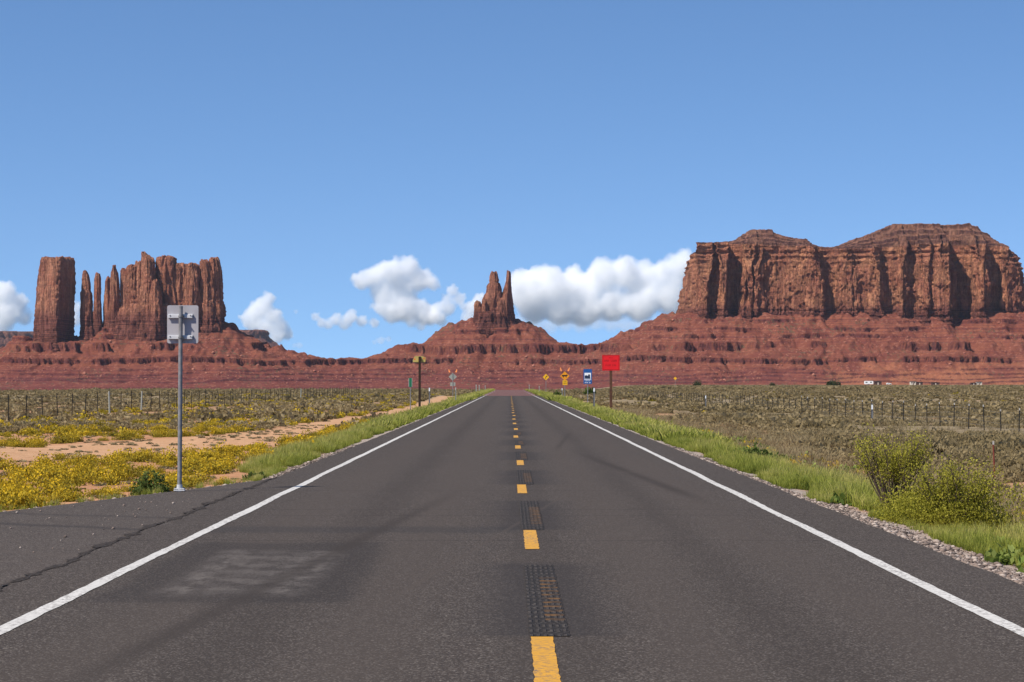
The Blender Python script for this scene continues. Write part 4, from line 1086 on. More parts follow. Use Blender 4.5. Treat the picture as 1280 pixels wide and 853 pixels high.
def shrub(name, x, y, label, rx, h, nstem, nleaf, leaf, mat, seed, spread=.5, tipbias=.5, dome=0, top=.7, cat='shrub'):
    z = float(ground_z(x, y)) - .02
    t = empty(name, (x, y, z), label, cat)
    bm = bmesh.new(); tips = stems(bm, nstem, h, spread, seed, .010 * max(h, .6), 3)
    bm_obj('stem', bm, M_STEM, t)
    rg = np.random.default_rng(seed)
    k = rg.integers(0, len(tips), nleaf)
    A = np.array([q[:] for q, e in tips]); B = np.array([e[:] for q, e in tips])
    u = rg.random(nleaf) ** tipbias
    c = A[k] * (1 - u[:, None]) + B[k] * u[:, None] + rg.normal(0, .045 * h, (nleaf, 3))
    if dome:
        V0, F0, T0 = bush_proto(dome, leaf / rx, seed + 1, h / rx * .78, 11, top, .5, .8)
        V0 = V0 * rx
    c[:, 2] = np.maximum(c[:, 2], .02)
    V, F = leaf_quads(c, leaf * rg.uniform(.6, 1.3, nleaf), rg, .6)
    T = np.repeat(np.clip(.2 + .6 * c[:, 2] / h + rg.normal(0, .18, nleaf), 0, 1), 4)
    if dome:
        F = np.concatenate([F, F0 + len(V)]); V = np.concatenate([V, V0]); T = np.concatenate([T, T0])
    link('foliage', np_mesh('foliage', V, F, mat, False, {'tint': T}), t)
    return t
shrub('greasewood', 5.60, 32.0, 'tall open twiggy greasewood with dark stems beside the right hand gravel', .6, 1.32, 46, 9000, .017, M_YELLOWGREEN, 601, .50, .55)
shrub('rabbitbrush', 6.05, 29.8, 'large round yellow green bush right of the road beside the twiggy one', 1.12, 1.02, 36, 6000, .019, M_YELLOWGREEN, 602, .75, .6, 26000, .95)
shrub('shrub', float(X_(190, 36.8)), 36.8, 'dark green bushy weed at the pavement edge left of the sign post', .36, .42, 14, 500, .030, M_GREEN, 603, .7, .7, 1700, .6)
shrub('shrub', float(X_(312, 41.4)), 42.3, 'small green weed on the gravel at the tip of the apron', .30, .20, 10, 300, .03, M_GREEN, 604, .9, .7, 700, .6)
shrub('shrub', float(X_(695, 300)), 300, 'low dark green shrub at the road edge before the cattle sign', 1.1, 1.1, 10, 300, .16, M_GREEN, 605, .7, .7, 900, .5)
shrub('shrub', float(X_(737, 420)), 420, 'dark green shrub on the plain behind the blue sign', 1.3, 1.5, 10, 300, .2, M_GREEN, 606, .7, .7, 900, .5)
shrub('shrub', 6.3, 56.0, 'deep green leafy clump in the right verge grass', .95, .55, 12, 400, .05, M_GREEN, 607, .8, .7, 1500, .8)
shrub('sagebrush', 11.6, 60.0, 'wide grey green sage mound behind the right verge', 2.0, .62, 12, 400, .06, M_SAGE, 608, .9, .7, 2600, .9)
shrub('goldenweed', 6.9, 27.4, 'low yellow flowering patch below the large round bush', .42, .30, 10, 200, .03, M_RABBIT, 609, .9, .7, 900, 1.1)
# trees on the horizon to the right: trunk + crown
def juniper(px, Y, w, h, label, seed):
    x = float(X_(px, Y)); z = float(ground_z(x, Y))
    t = empty('juniper_tree', (x, Y, z), label, 'tree', 'dark trees on the right horizon')
    bm = bmesh.new(); add_cyl(bm, (0, 0, -.2), (.1, 0, h * .6), w * .06, w * .03, 8)
    for a in range(5): add_cyl(bm, (0, 0, h * (.15 + .07 * a)), (math.cos(a * 2.1) * w * .3, math.sin(a * 2.1) * w * .3, h * (.4 + .06 * a)), w * .03, w * .012, 6)
    bm_obj('trunk', bm, M_STEM, t)
    V, F, T = bush_proto(700, .10, seed, h / w * 1.35, 8, .8, .4)
    V = V * (w / 2); V[:, 2] += h * .08
    link('crown', np_mesh('crown', V, F, M_TREE, False, {'tint': T}), t)
juniper(872, 1500, 7.5, 6.6, 'rounded dark tree on the horizon below the left end of the mesa', 701)
juniper(965.5, 1500, 5.5, 4.8, 'small pale topped tree on the horizon, middle one of the three', 702)
juniper(1040, 1500, 12, 7.6, 'wide dark tree on the horizon nearest to the white trailer', 703)
# ================================================================== signs, posts, fences, far dwellings
M_GALV = simple('galvanised_steel', (.20, .20, .205), .55, .2, .2, 12)
M_ALU = simple('sign_back_aluminium', (.36, .345, .36), .6, .05, .08, 4)
M_BRACKET = simple('bracket_aluminium', (.55, .55, .56), .5, .1, .06, 9)
M_BOLT = simple('dark_bolt', (.08, .075, .07), .6, .3)
M_WOODD = simple('dark_creosoted_wood', (.030, .018, .012), .9, 0, .35, 8)
M_WOODB = simple('brown_wood_post', (.085, .04, .024), .9, 0, .3, 8)
M_RED = simple('red_sign_face', (.66, .010, .016), .55, 0, .06, 2)
M_REDD = simple('dark_red_sign_print', (.30, .004, .006), .6)
M_BLUE = simple('blue_sign_face', (.015, .085, .27), .5, 0, .1)
M_WSIGN = simple('white_sign_print', (.75, .78, .80), .5, 0, .05)
M_BLK = simple('black_sign_print', (.012, .012, .014), .6)
M_NAVY = simple('navy_sign_print', (.012, .025, .06), .6)
M_YEL = simple('yellow_sign_face', (.75, .40, .015), .5, 0, .08)
M_ORG = simple('amber_sign_face', (.72, .28, .012), .5, 0, .08)
M_FLAG = simple('orange_flag_cloth', (.90, .30, .10), .7, 0, .12)
M_GRN = simple('green_sign_face', (.012, .13, .065), .5, 0, .08)
M_DULL = simple('dull_grey_sign_back', (.30, .31, .27), .6, .1, .1)
M_TPOST = simple('green_black_steel_post', (.035, .032, .028), .7, .2, .3, 8)
M_TIP = simple('white_post_tip', (.38, .36, .33), .6)
M_RUST = simple('rusty_red_post', (.20, .05, .035), .8, .1, .3, 10)
M_WIRE = simple('fence_wire', (.16, .15, .14), .6, .5)
def gz(x, y): return float(ground_z(np.array(float(x)), np.array(float(y))))

# --- metal sign seen from behind, left
Ys = 36.4
sx = float(X_(225, Ys)); sz = gz(sx, Ys)
t = empty('road_sign', (sx, Ys, sz), 'back of a grey metal sign on a tall galvanised pole at the left road edge', 'road sign')
bm = bmesh.new(); add_cyl(bm, (0, 0, 0), (.012, 0, 3.10), .037, .034, 20); bm_obj('pole', bm, M_GALV, t, smooth=False)
bm = bmesh.new(); prism(bm, round_rect(.52, .635, .035, .032, 2.80), .085, .089); bm_obj('plate', bm, M_ALU, t)
for zc in (2.945, 2.595):
    bm = bmesh.new()
    add_box(bm, -.205, .205, .046, .0845, zc - .002, zc + .024, .003); add_box(bm, -.215, .195, .036, .0455, zc - .040, zc + .012, .003)
    add_box(bm, -.205, .205, .046, .0845, zc - .040, zc - .030, .003)
    br = bm_obj('bracket', bm, M_BRACKET, t)
    bm = bmesh.new()
    for bx_ in (-.17, .17): add_cyl(bm, (bx_, .028, zc), (bx_, .0355, zc), .010, None, 8)
    add_cyl(bm, (.05, -.045, zc - .018), (.05, .034, zc - .018), .011, None, 8)
    bm_obj('bolt', bm, M_BOLT, br)
    bm = bmesh.new(); add_cyl(bm, (.01, 0, zc - .03), (.01, 0, zc - .005), .0415, None, 20); bm_obj('clamp', bm, M_GALV, br)
bm = bmesh.new()
add_cyl(bm, (0, 0, -.03), (0, 0, .14), .050, .046, 20); add_box(bm, -.09, .09, -.055, .055, .035, .055, .004); add_box(bm, -.085, .085, -.05, .05, .062, .080, .004)
bs_ = bm_obj('breakaway_base', bm, M_BRACKET, t)
bm = bmesh.new()
for a, b in ((-.07, -.035), (.07, -.035), (-.07, .035), (.07, .035)): add_cyl(bm, (a, b, .02), (a, b, .10), .010, None, 8)
bm_obj('bolt', bm, M_BOLT, bs_)

def post_sign(name, px, Y, label, cat='road sign'):
    x = float(X_(px, Y))
    return empty(name, (x, Y, gz(x, Y)), label, cat)
def zrel(t, py): return float(Z_(py, t.location.y)) - t.location.z
def post(t, z1, w, mat, d=None, rnd=False, name='post'):
    bm = bmesh.new()
    if rnd: add_cyl(bm, (0, 0, -.2), (0, 0, z1), w / 2, w / 2, 12)
    else: add_box(bm, -w / 2, w / 2, -(d or w) / 2, (d or w) / 2, -.2, z1, w * .08)
    return bm_obj(name, bm, mat, t)
def plate(name, t, pts, y0, y1, mat, parent=None):
    bm = bmesh.new(); prism(bm, pts, y0, y1)
    return bm_obj(name, bm, mat, parent or t)
def letters(parent, rows, y, mat, name='lettering'):
    bm = bmesh.new(); rg = random.Random(len(rows))
    for (z, h, words, w, cx) in rows:
        tot = sum(words) + len(words) - 1
        x = cx - tot * w / 2
        for wl in words:
            for k in range(wl):
                # worn block capitals, strokes only
                sw = w * .2
                add_box(bm, x + .02 * w, x + .02 * w + sw, y - .002, y, z, z + h)
                if rg.random() < .6: add_box(bm, x + w * .6, x + w * .6 + sw, y - .002, y, z, z + h)
                for q in rg.sample((0, .42, .84), 2): add_box(bm, x + .02 * w + sw + .001, x + w * .6 - .001, y - .002, y, z + h * q, z + h * q + h * .16)
                x += w
            x += w
    return bm_obj(name, bm, mat, parent)

# --- red information sign, right
t = post_sign('road_sign', 763.6, 156.0, 'bright red square sign with dark lettering on a brown wooden post', 'road sign')
zt, zb_ = zrel(t, 444), zrel(t, 463.4); w = 22 / FPX * 156
post(t, zb_ + .25, .19, M_WOODB, .15)
p = plate('plate', t, round_rect(w, zt - zb_, .04, 0, (zt + zb_) / 2), -.100, -.080, M_RED)
bm = bmesh.new()
for a in (0, 1):
    hh = (zt - zb_) / 2 - .03; cz = (zt + zb_) / 2
    add_box(bm, -w / 2 + .03, w / 2 - .03, -.1025, -.1004, cz + (hh - .045 if a else -hh), cz + (hh if a else -hh + .045))
    add_box(bm, (w / 2 - .075 if a else -w / 2 + .03), (w / 2 - .03 if a else -w / 2 + .075), -.1025, -.1004, cz - hh + .0455, cz + hh - .0455)
bm_obj('border', bm, M_REDD, p)
letters(p, [(zb_ + .86, .08, [4], .075, 0), (zb_ + .63, .13, [4, 5], .095, .0), (zb_ + .31, .13, [4, 3], .095, .0)], -.1005, M_REDD)

# --- blue attraction sign
t = post_sign('road_sign', 734.6, 199.0, 'blue rectangular sign with white picture panel on a thin steel post', 'road sign')
zt, zb_ = zrel(t, 461.6), zrel(t, 480.2); w = 10.6 / FPX * 199
post(t, zt - .1, .075, M_GALV, .05)
p = plate('plate', t, round_rect(w, zt - zb_, .03, 0, (zt + zb_) / 2), -.050, -.040, M_BLUE)
plate('picture', t, round_rect(w * .76, .56, .02, 0, zt - .62), -.0545, -.0505, M_WSIGN, p)
plate('pictogram', t, [(-w * .35, zt - .87), (-w * .35, zt - .58), (-w * .1, zt - .56), (w * .02, zt - .62), (w * .10, zt - .47), (w * .27, zt - .50), (w * .31, zt - .87)], -.0585, -.0550, M_NAVY, p)
plate('rule', t, round_rect(w * .84, .05, .01, 0, zt - .965), -.0545, -.0505, M_WSIGN, p)
letters(p, [(zb_ + .26, .07, [3, 2], .075, 0), (zb_ + .08, .09, [4, 2], .075, 0)], -.0505, M_WSIGN)

# --- cattle warning diamond with flags (facing us) and its twin seen from behind
def diamond(s, cz): return [(0, cz + s), (s, cz), (0, cz - s), (-s, cz)]
t = post_sign('warning_sign', 706.0, 272.0, 'amber diamond sign with black cow, two orange flags and yellow plate below', 'road sign')
cz = zrel(t, 470.3); s_ = .58
post(t, zrel(t, 464.5), .085, M_GALV, .06)
p = plate('diamond', t, diamond(s_, cz), -.048, -.040, M_ORG)
cow = [(-.36, .10), (-.30, .15), (-.10, .13), (.16, .14), (.24, .20), (.30, .19), (.38, .06), (.33, .02), (.26, .04), (.22, -.04), (.20, -.20), (.15, -.20), (.14, -.06), (-.12, -.05), (-.16, -.20), (-.21, -.20), (-.24, -.04), (-.30, .0), (-.32, -.12), (-.35, -.12)]
plate('cow', t, [(x, cz + z) for x, z in cow], -.0525, -.0485, M_BLK, p)
pl = plate('lower_plate', t, round_rect(.60, .58, .03, 0.02, zrel(t, 478.6)), -.048, -.040, M_YEL)
letters(pl, [(zrel(t, 478.6) + .05, .11, [4], .10, .02), (zrel(t, 478.6) - .17, .11, [5], .09, .02)], -.0485, M_BLK)
def flags(t, cz, s_, sx_=1):
    for sg in (-1, 1):
        bm = bmesh.new()
        add_cyl(bm, (sg * .18, -.02, cz + s_ * .62), (sg * .52, -.02, cz + s_ + .52), .012, None, 8)
        st = bm_obj('flag_staff', bm, M_WOODB, t)
        bm = bmesh.new()
        x0, z0 = sg * .30, cz + s_ + .10
        prism(bm, [(x0 + sg * .02, z0), (x0 + sg * .24, z0 + .42), (x0 + sg * .30, z0 + .30), (x0 + sg * .27, z0 + .02), (x0 + sg * .16, z0 - .10)], -.05, -.042)
        bm_obj('flag', bm, M_FLAG, st)
flags(t, cz, s_)
t = post_sign('warning_sign', 566.0, 300.0, 'grey back of a diamond sign with two orange flags left of the road', 'road sign')
cz = zrel(t, 471.2); s_ = .56
post(t, zrel(t, 466), .085, M_GALV, .06)
plate('diamond', t, diamond(s_, cz), .040, .048, M_DULL)
plate('lower_plate', t, round_rect(.70, .50, .03, 0, zrel(t, 480.5)), .040, .048, M_DULL)
flags(t, cz, s_)
# --- far yellow curve sign
t = post_sign('warning_sign', 682.4, 418.0, 'small yellow diamond sign with a black bent arrow far down the road', 'road sign')
cz = zrel(t, 471.6); s_ = .62
post(t, cz + .3, .09, M_GALV, .06)
p = plate('diamond', t, diamond(s_, cz), -.058, -.046, M_YEL)
plate('arrow', t, [(-.10, cz - .34), (.0, cz - .34), (.0, cz - .08), (.16, cz + .08), (.22, cz + .0), (.27, cz + .26), (.0, cz + .22), (.07, cz + .15), (-.10, cz - .02)], -.0625, -.0585, M_BLK, p)
t = post_sign('warning_sign', 844.0, 900.0, 'tiny yellow diamond sign far out on the plain below the mesa', 'road sign')
cz = zrel(t, 473.2)
post(t, cz, .12, M_GALV, .1); plate('diamond', t, diamond(.72, cz), -.08, -.06, M_YEL)
# --- green mile marker
t = post_sign('mile_marker', 513.1, 152.0, 'narrow green mile marker plate on a thin grey post', 'road sign')
zt, zb_ = zrel(t, 472.6), zrel(t, 484.0)
post(t, zt - .05, .06, M_GALV, .05)
p = plate('plate', t, round_rect(.245, zt - zb_, .02, 0, (zt + zb_) / 2), -.040, -.032, M_GRN)
bm = bmesh.new()
for a in (-1, 1): add_box(bm, a * .112 - .006, a * .112 + .006, -.0425, -.0404, zb_ + .02, zt - .02)
bm_obj('border', bm, M_WSIGN, p)
# --- dark wooden post with a pale sign behind it
t = post_sign('road_sign', 524.6, 157.0, 'dark wooden post carrying a small olive sign with red marks at its corners', 'road sign')
post(t, zrel(t, 446), .165, M_WOODD, .15)
zt, zb_ = zrel(t, 445.4), zrel(t, 453.2)
k_ = 157 / FPX
p = plate('plate', t, [(-8.6 * k_, zb_ + .02), (-8.6 * k_, zb_ + .16), (-6.2 * k_, zt), (3.0 * k_, zt), (7.4 * k_, zt - .10), (7.0 * k_, zb_ + .04), (3.5 * k_, zb_)], .080, .092, simple('olive_sign_back', (.42, .33, .10), .6, 0, .12))
bm = bmesh.new()
add_cyl(bm, (-6.2 * k_, .0785, zrel(t, 449.2)), (-6.2 * k_, .0735, zrel(t, 449.2)), .055, None, 12); add_cyl(bm, (5.4 * k_, .0785, zrel(t, 448.4)), (5.4 * k_, .0735, zrel(t, 448.4)), .05, None, 12)
bm_obj('reflector', bm, simple('red_reflector', (.70, .10, .02), .4), p)
# --- delineator posts
def delineator(px, pyt, Y, label, w=.085, mat=M_GALV):
    t = post_sign('delineator_post', px, Y, label, 'marker post')
    t['group'] = 'steel marker posts'
    z1 = zrel(t, pyt)
    bm = bmesh.new()
    # U channel
    add_box(bm, -w / 2, w / 2, .0, .008, -.2, z1); add_box(bm, -w / 2, -w / 2 + .008, -.03, -.0005, -.2, z1); add_box(bm, w / 2 - .008, w / 2, -.03, -.0005, -.2, z1)
    bm_obj('channel', bm, mat, t)
    bm = bmesh.new(); add_box(bm, -w * .42, w * .42, -.038, -.031, z1 - .30, z1 - .06, .003); bm_obj('reflector', bm, M_WSIGN if mat is M_GALV else M_TIP, t)
delineator(536.8, 484.3, 163, 'grey steel marker post right of the dark wooden post', .10)
delineator(569.6, 484.3, 205, 'greenish grey marker post below the flagged sign back', .10, M_DULL)
delineator(742.6, 484.6, 158, 'grey steel marker post between blue and red signs', .12)
delineator(702.6, 485.0, 262, 'short grey marker post beside the cow warning sign', .12)
delineator(1090, 505, 118, 'pale grey marker post in front of the right hand fence', .10)
delineator(882.0, 494, 190, 'whitish marker post far along the right fence', .10)
for px, yt, Y, lb in ((595.2, 481, 420, 'nearest'), (599.0, 481.5, 470, 'second'), (606.5, 482, 540, 'farthest')):
    delineator(px, yt, Y, '%s of the three tiny marker posts left of the road end' % lb, .2, M_DULL)
for px, yt, Y, lb in ((661.5, 481, 520, 'thin marker post right of the road end'), (674.0, 483, 440, 'thin marker post left of the yellow curve sign')):
    delineator(px, yt, Y, lb, .16, M_DULL)
# --- rusty stake
x = float(X_(1243, 47)); t = empty('fence_stake', (x, 47, gz(x, 47)), 'leaning rusty red steel stake in the sage behind the big bushes', 'stake')
bm = bmesh.new(); add_box(bm, -.018, .018, -.004, .004, -.1, .78, .001); add_box(bm, -.004, .004, -.022, -.0045, -.1, .78, .001); bm_obj('stake', bm, M_RUST, t)
bm = bmesh.new(); add_box(bm, -.019, .019, -.006, .005, .781, .86, .001); bm_obj('tip', bm, M_TIP, t)
t.rotation_euler = (0, math.radians(-2), 0)

# --- wire fences
def fence(name, label, xs, ys, h, mat, tips, wires, brace):
    t = empty(name, (xs[0], ys[0], gz(xs[0], ys[0])), label, 'fence')
    def pm(hh):
        bm = bmesh.new()
        add_box(bm, -.024, .024, -.005, .005, -.15, hh, .001); add_box(bm, -.005, .005, -.030, -.0055, -.15, hh, .001)
        me = bpy.data.meshes.new('post'); bmesh.ops.recalc_face_normals(bm, faces=bm.faces); bm.to_mesh(me); bm.free(); me.materials.append(mat); return me
    def bm_wood(hh):
        bm = bmesh.new(); add_cyl(bm, (0, 0, -.15), (0, 0, hh), .055, .05, 10)
        me = bpy.data.meshes.new('post'); bm.to_mesh(me); bm.free(); me.materials.append(M_DULL); return me
    meshes = [pm(h * q) for q in (1.0, .97, 1.04)]; wood = bm_wood(h * 1.02)
    tipm = bpy.data.meshes.new('tip'); bm = bmesh.new(); add_box(bm, -.025, .025, -.031, .006, .001, .09); bm.to_mesh(tipm); bm.free(); tipm.materials.append(M_TIP)
    tops = []
    rg = random.Random(5)
    for i, (x, y) in enumerate(zip(xs, ys)):
        z = gz(x, y)
        o = link('post', wood if i in brace else meshes[i % 3], t, (x - xs[0], y - ys[0], z - gz(xs[0], ys[0])))
        o.rotation_euler = (rg.uniform(-.03, .03), rg.uniform(-.035, .035), rg.uniform(-.3, .3))
        tops.append((x - xs[0], y - ys[0], z - gz(xs[0], ys[0])))
        if tips and i < 24:
            q = link('tip', tipm, o, (0, 0, (h * (1.0, .97, 1.04)[i % 3]) if i not in brace else h * 1.02))
    bm = bmesh.new()
    for a, b in zip(tops[:-1], tops[1:]):
        for zf in wires:
            add_cyl(bm, (a[0], a[1] - .033, a[2] + h * zf), (b[0], b[1] - .033, b[2] + h * zf), .004, None, 3)
    bm_obj('wire', bm, M_WIRE, t)
n = 66
fy = 96 + 3.85 * np.arange(n); fx = -23.8 + .2 * np.sin(fy / 40)
fence('wire_fence', 'dark post and wire fence crossing the sage left of the road', [float(v) for v in fx], [float(v) for v in fy], 1.32, M_TPOST, False, (.25, .45, .66, .9), {9, 12, 40})
n = 92
fy = 80 + 3.25 * np.arange(n); fx = 20.6 + .25 * np.sin(fy / 50)
fence('wire_fence', 'light wire fence with pale tipped posts on the right sage plain', [float(v) for v in fx], [float(v) for v in fy], 1.05, M_TPOST, True, (.25, .45, .66, .9), set())

# --- dwellings and vehicles on the horizon, right
M_CREAM = simple('cream_siding', (.62, .54, .44), .7); M_WHT = simple('white_panel', (.80, .80, .78), .6, 0, .05); M_DKROOF = simple('dark_roof', (.05, .035, .03), .8)
M_GLASSD = simple('dark_window', (.02, .022, .028), .3); M_BRN = simple('brown_siding', (.10, .05, .04), .8); M_TYRE = simple('tyre_rubber', (.02, .02, .02), .9)
Yh = 2300.0
def horizon(name, px, label, cat, group=None):
    x = float(X_(px, Yh)); return empty(name, (x, Yh, gz(x, Yh) + .9), label, cat, group)
def house(px, w, h, mat, label, shed=False, name='house'):
    t = horizon(name, px, label, 'house', 'dwellings on the right horizon')
    bm = bmesh.new(); add_box(bm, -w / 2, w / 2, -3, 3, -1.5, h); wl = bm_obj('wall', bm, mat, t)
    bm = bmesh.new(); prism(bm, [(-w / 2 - .4, h + .01), (w / 2 + .4, h + .01), (w / 2 + .4, h + .25), (0, h + (1.0 if not shed else .45)), (-w / 2 - .4, h + .25)], -3.4, 3.4); bm_obj('roof', bm, M_DKROOF, t)
    for wx in (-w * .28, w * .25):
        bm = bmesh.new(); add_box(bm, wx - .5, wx + .5, -3.06, -3.003, h * .4, h * .8); bm_obj('window', bm, M_GLASSD, t)
    bm = bmesh.new(); add_box(bm, -.45, .45, -3.06, -3.003, -.4, h * .75); bm_obj('door', bm, M_BRN if mat is not M_BRN else M_CREAM, t)
    return t
def trailer(px, label):
    t = horizon('camper_trailer', px, label, 'trailer')
    bm = bmesh.new(); prism(bm, [(-4.6, .5), (4.4, .5), (4.6, 1.2), (4.4, 3.6), (4.0, 3.9), (-4.2, 3.9), (-4.7, 3.3), (-4.7, 1.0)], -1.3, 1.3); bm_obj('body', bm, M_WHT, t)
    bm = bmesh.new(); add_box(bm, -3.6, -1.6, -1.33, -1.303, 1.9, 3.0); bm_obj('window', bm, M_GLASSD, t)
    bm = bmesh.new(); add_box(bm, 1.2, 2.9, -1.33, -1.303, 1.9, 3.0); bm_obj('window', bm, M_GLASSD, t)
    for wx in (-.9, .2):
        bm = bmesh.new(); add_cyl(bm, (wx, -1.36, .35), (wx, 1.36, .35), .42, None, 14); bm_obj('wheel', bm, M_TYRE, t)
def car(px, mat, label):
    t = horizon('parked_car', px, label, 'car', 'vehicles on the right horizon')
    bm = bmesh.new(); prism(bm, [(-2.6, .35), (2.6, .35), (2.7, .9), (2.3, 1.15), (1.1, 1.25), (.4, 1.95), (-1.6, 2.0), (-2.4, 1.3), (-2.7, 1.1)], -.95, .95); bm_obj('body', bm, mat, t)
    bm = bmesh.new(); prism(bm, [(-1.5, 1.3), (.85, 1.3), (.3, 1.82), (-1.45, 1.85)], -.99, -.953); bm_obj('window', bm, M_GLASSD, t)
    for wx in (-1.7, 1.7):
        bm = bmesh.new(); add_cyl(bm, (wx, -1.0, .3), (wx, 1.0, .3), .38, None, 14); bm_obj('wheel', bm, M_TYRE, t)
trailer(1086, 'long white camper trailer on the horizon, leftmost of the dwellings')
house(1097, 7.5, 3.0, M_BRN, 'dark low house right beside the white trailer')
car(1111, M_WHT, 'white car parked right of the dark house on the horizon')
house(1141, 5.5, 3.2, M_CREAM, 'cream box house with a dark shed on its right', True)
house(1149, 6.5, 2.4, M_BRN, 'dark shed joined to the cream box house', True, 'shed')
house(1169, 8.0, 2.2, M_BRN, 'lone low dark shed between the two cream houses', True, 'shed')
house(1223.5, 5.5, 2.8, M_CREAM, 'small cream house on the horizon at the far right', True)
house(1216.5, 5.0, 1.6, M_BRN, 'low reddish shed left of the far right cream house', True, 'shed')
# ================================================================== cumulus clouds and the air
def cloud(puffs, Y, label, seed, dens=.02, erode=1.0, vox=150, band=.35):
    rg = random.Random(seed)
    bm = bmesh.new()
    for (px, py, r) in puffs:
        R = r / FPX * Y
        mtx = Matrix.Translation((X_(px, Y), Y + rg.uniform(-.4, .4) * R, Z_(py, Y)))
        bmesh.ops.create_icosphere(bm, subdivisions=2, radius=R, matrix=mtx)
        for k in range(int(12 if r > 8 else 4)):
            a = rg.uniform(-.3, math.pi + .3); q = rg.uniform(.22, .5); el = rg.uniform(-.9, .4)
            bmesh.ops.create_icosphere(bm, subdivisions=2, radius=R * q, matrix=Matrix.Translation((math.cos(a) * math.cos(el) * R * .88, math.sin(el) * R * .88, math.sin(a) * math.cos(el) * R * .88)) @ mtx)
    me = bpy.data.meshes.new('cloud'); bm.to_mesh(me); bm.free()
    o = link('cloud', me)
    avg = sum(p[2] for p in puffs) / len(puffs) / FPX * Y
    ng = bpy.data.node_groups.new('cloud_vapour', 'GeometryNodeTree')
    ng.interface.new_socket('Geometry', in_out='INPUT', socket_type='NodeSocketGeometry')
    ng.interface.new_socket('Geometry', in_out='OUTPUT', socket_type='NodeSocketGeometry')
    gi = ng.nodes.new('NodeGroupInput'); go = ng.nodes.new('NodeGroupOutput')
    mv = ng.nodes.new('GeometryNodeMeshToVolume'); mv.resolution_mode = 'VOXEL_AMOUNT'
    mv.inputs['Voxel Amount'].default_value = vox
    mv.inputs['Interior Band Width'].default_value = avg * band * .75
    smn = ng.nodes.new('GeometryNodeSetMaterial')
    mat = bpy.data.materials.new('cloud_vapour'); mat.use_nodes = True
    t = mat.node_tree; t.nodes.clear()
    out = t.nodes.new('ShaderNodeOutputMaterial'); pv = t.nodes.new('ShaderNodeVolumePrincipled')
    at = t.nodes.new('ShaderNodeAttribute'); at.attribute_name = 'density'
    tc = t.nodes.new('ShaderNodeTexCoord')
    def noise(sc, det):
        n = t.nodes.new('ShaderNodeTexNoise'); n.inputs['Scale'].default_value = sc; n.inputs['Detail'].default_value = det; n.inputs['Roughness'].default_value = .62
        t.links.new(tc.outputs['Object'], n.inputs['Vector']); return n.outputs['Fac']
    def mth(op, a, b, c=0.0, cl=False):
        n = t.nodes.new('ShaderNodeMath'); n.operation = op; n.use_clamp = cl
        for i, v in enumerate((a, b, c)):
            if isinstance(v, float): n.inputs[i].default_value = v
            else: t.links.new(v, n.inputs[i])
        return n.outputs[0]
    n1 = noise(1 / (avg * .42), 9)
    e = mth('MULTIPLY_ADD', n1, -3.7 * erode, 1.56 * erode + .06)
    d = mth('ADD', at.outputs['Fac'], e)
    d = mth('MULTIPLY', d, 7.0, 0.0, True)
    d = mth('MULTIPLY', d, dens * 1.0)
    t.links.new(d, pv.inputs['Density'])
    pv.inputs['Color'].default_value = (1, 1, 1, 1); pv.inputs['Anisotropy'].default_value = 0.0
    t.links.new(pv.outputs[0], out.inputs['Volume'])
    smn.inputs['Material'].default_value = mat
    ng.links.new(gi.outputs[0], mv.inputs[0]); ng.links.new(mv.outputs[0], smn.inputs[0]); ng.links.new(smn.outputs[0], go.inputs[0])
    rm = o.modifiers.new('fuse', 'REMESH'); rm.mode = 'VOXEL'; rm.voxel_size = avg * .11
    md = o.modifiers.new('vapour', 'NODES'); md.node_group = ng
    me.materials.append(mat)
    tag(o, label, None, None, 'structure')
    return o
YK = 24000.0
cloud([(662, 368, 30), (690, 360, 28), (720, 364, 30), (752, 346, 24), (778, 342, 23), (800, 350, 24), (828, 344, 20), (850, 332, 20), (868, 340, 24), (838, 372, 26), (800, 382, 26), (765, 384, 24), (730, 388, 26), (700, 386, 26), (668, 388, 22), (850, 390, 20), (640, 372, 14)], YK, 'long white cumulus bank between the twin spires and the great mesa', 3, .012, 1.0, 220, .45)
cloud([(452, 352, 14), (468, 346, 16), (490, 340, 17), (508, 336, 16), (522, 350, 18), (540, 356, 11), (500, 358, 18), (480, 370, 17), (505, 384, 22), (530, 392, 18), (490, 392, 16), (478, 384, 14)], YK, 'puffy white cumulus left of the twin spires', 4, .014, 1.0, 170, .45)
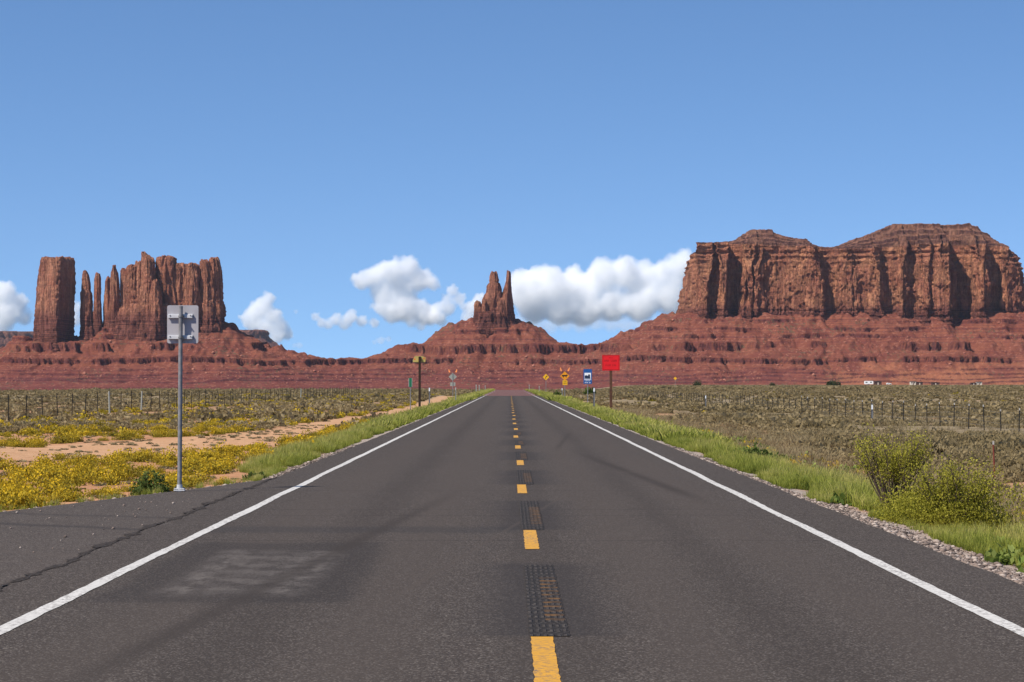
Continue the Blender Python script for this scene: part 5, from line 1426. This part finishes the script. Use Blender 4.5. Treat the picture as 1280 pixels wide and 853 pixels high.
cloud([(566, 364, 9), (558, 374, 8), (548, 384, 9), (538, 400, 10), (552, 402, 9), (526, 408, 8), (560, 386, 11), (545, 396, 12), (574, 374, 9), (514, 402, 10)], YK, 'broken white cloud scrap beside the puffy cumulus', 5, .012, 1.1, 110, .5)
cloud([(394, 396, 7), (402, 404, 8), (420, 400, 9), (438, 397, 10), (452, 402, 9), (468, 404, 8), (410, 406, 8), (430, 406, 9)], YK, 'low flat row of small white cloud tufts', 6, .012, 1.1, 110, .5)
cloud([(336, 374, 10), (330, 384, 13), (318, 392, 14), (308, 398, 10), (340, 396, 13), (350, 408, 12), (358, 418, 10), (332, 410, 13), (346, 422, 11), (316, 406, 12)], YK, 'small tall white cumulus right of the jagged castle', 7, .014, 1.0, 130, .45)
cloud([(4, 368, 18), (20, 382, 16), (-10, 378, 20), (8, 396, 18), (30, 398, 12), (-20, 360, 20), (2, 408, 14), (96, 386, 10), (94, 400, 11), (104, 396, 8)], YK, 'white cumulus at the left edge behind the lone tower', 8, .013, 1.0, 140, .45)
cloud([(590, 386, 12), (600, 378, 12), (612, 392, 14), (586, 398, 10), (578, 382, 7)], YK, 'white cloud peeping out behind the left shoulder of the twin spires', 9, .013, 1.0, 110, .45)
cloud([(476, 426, 6), (468, 428, 4), (486, 424, 5), (374, 432, 5), (368, 432, 4), (370, 390, 4)], YK, 'faint low wisps of cloud above the ridge', 10, .006, 1.1, 120, .5)

cloud([(650 + 19 * i, 404 + (i * 7 % 5), 13) for i in range(11)], YK + 1500, 'thin pale lower deck of the long white cumulus bank', 12, .0035, 1.0, 180, .6)

hz = bmesh.new()
add_box(hz, -9000, 9000, -300, 13000, -45, 900)
hm = bpy.data.materials.new('air'); hm.use_nodes = True
ht = hm.node_tree; ht.nodes.clear()
ho = ht.nodes.new('ShaderNodeOutputMaterial'); hv = ht.nodes.new('ShaderNodeVolumePrincipled')
hv.inputs['Color'].default_value = (.62, .76, 1.0, 1); hv.inputs['Density'].default_value = 0.9e-5; hv.inputs['Anisotropy'].default_value = 0.0
ht.links.new(hv.outputs[0], ho.inputs['Volume'])
haze = bm_obj('haze', hz, hm)
tag(haze, kind='stuff')
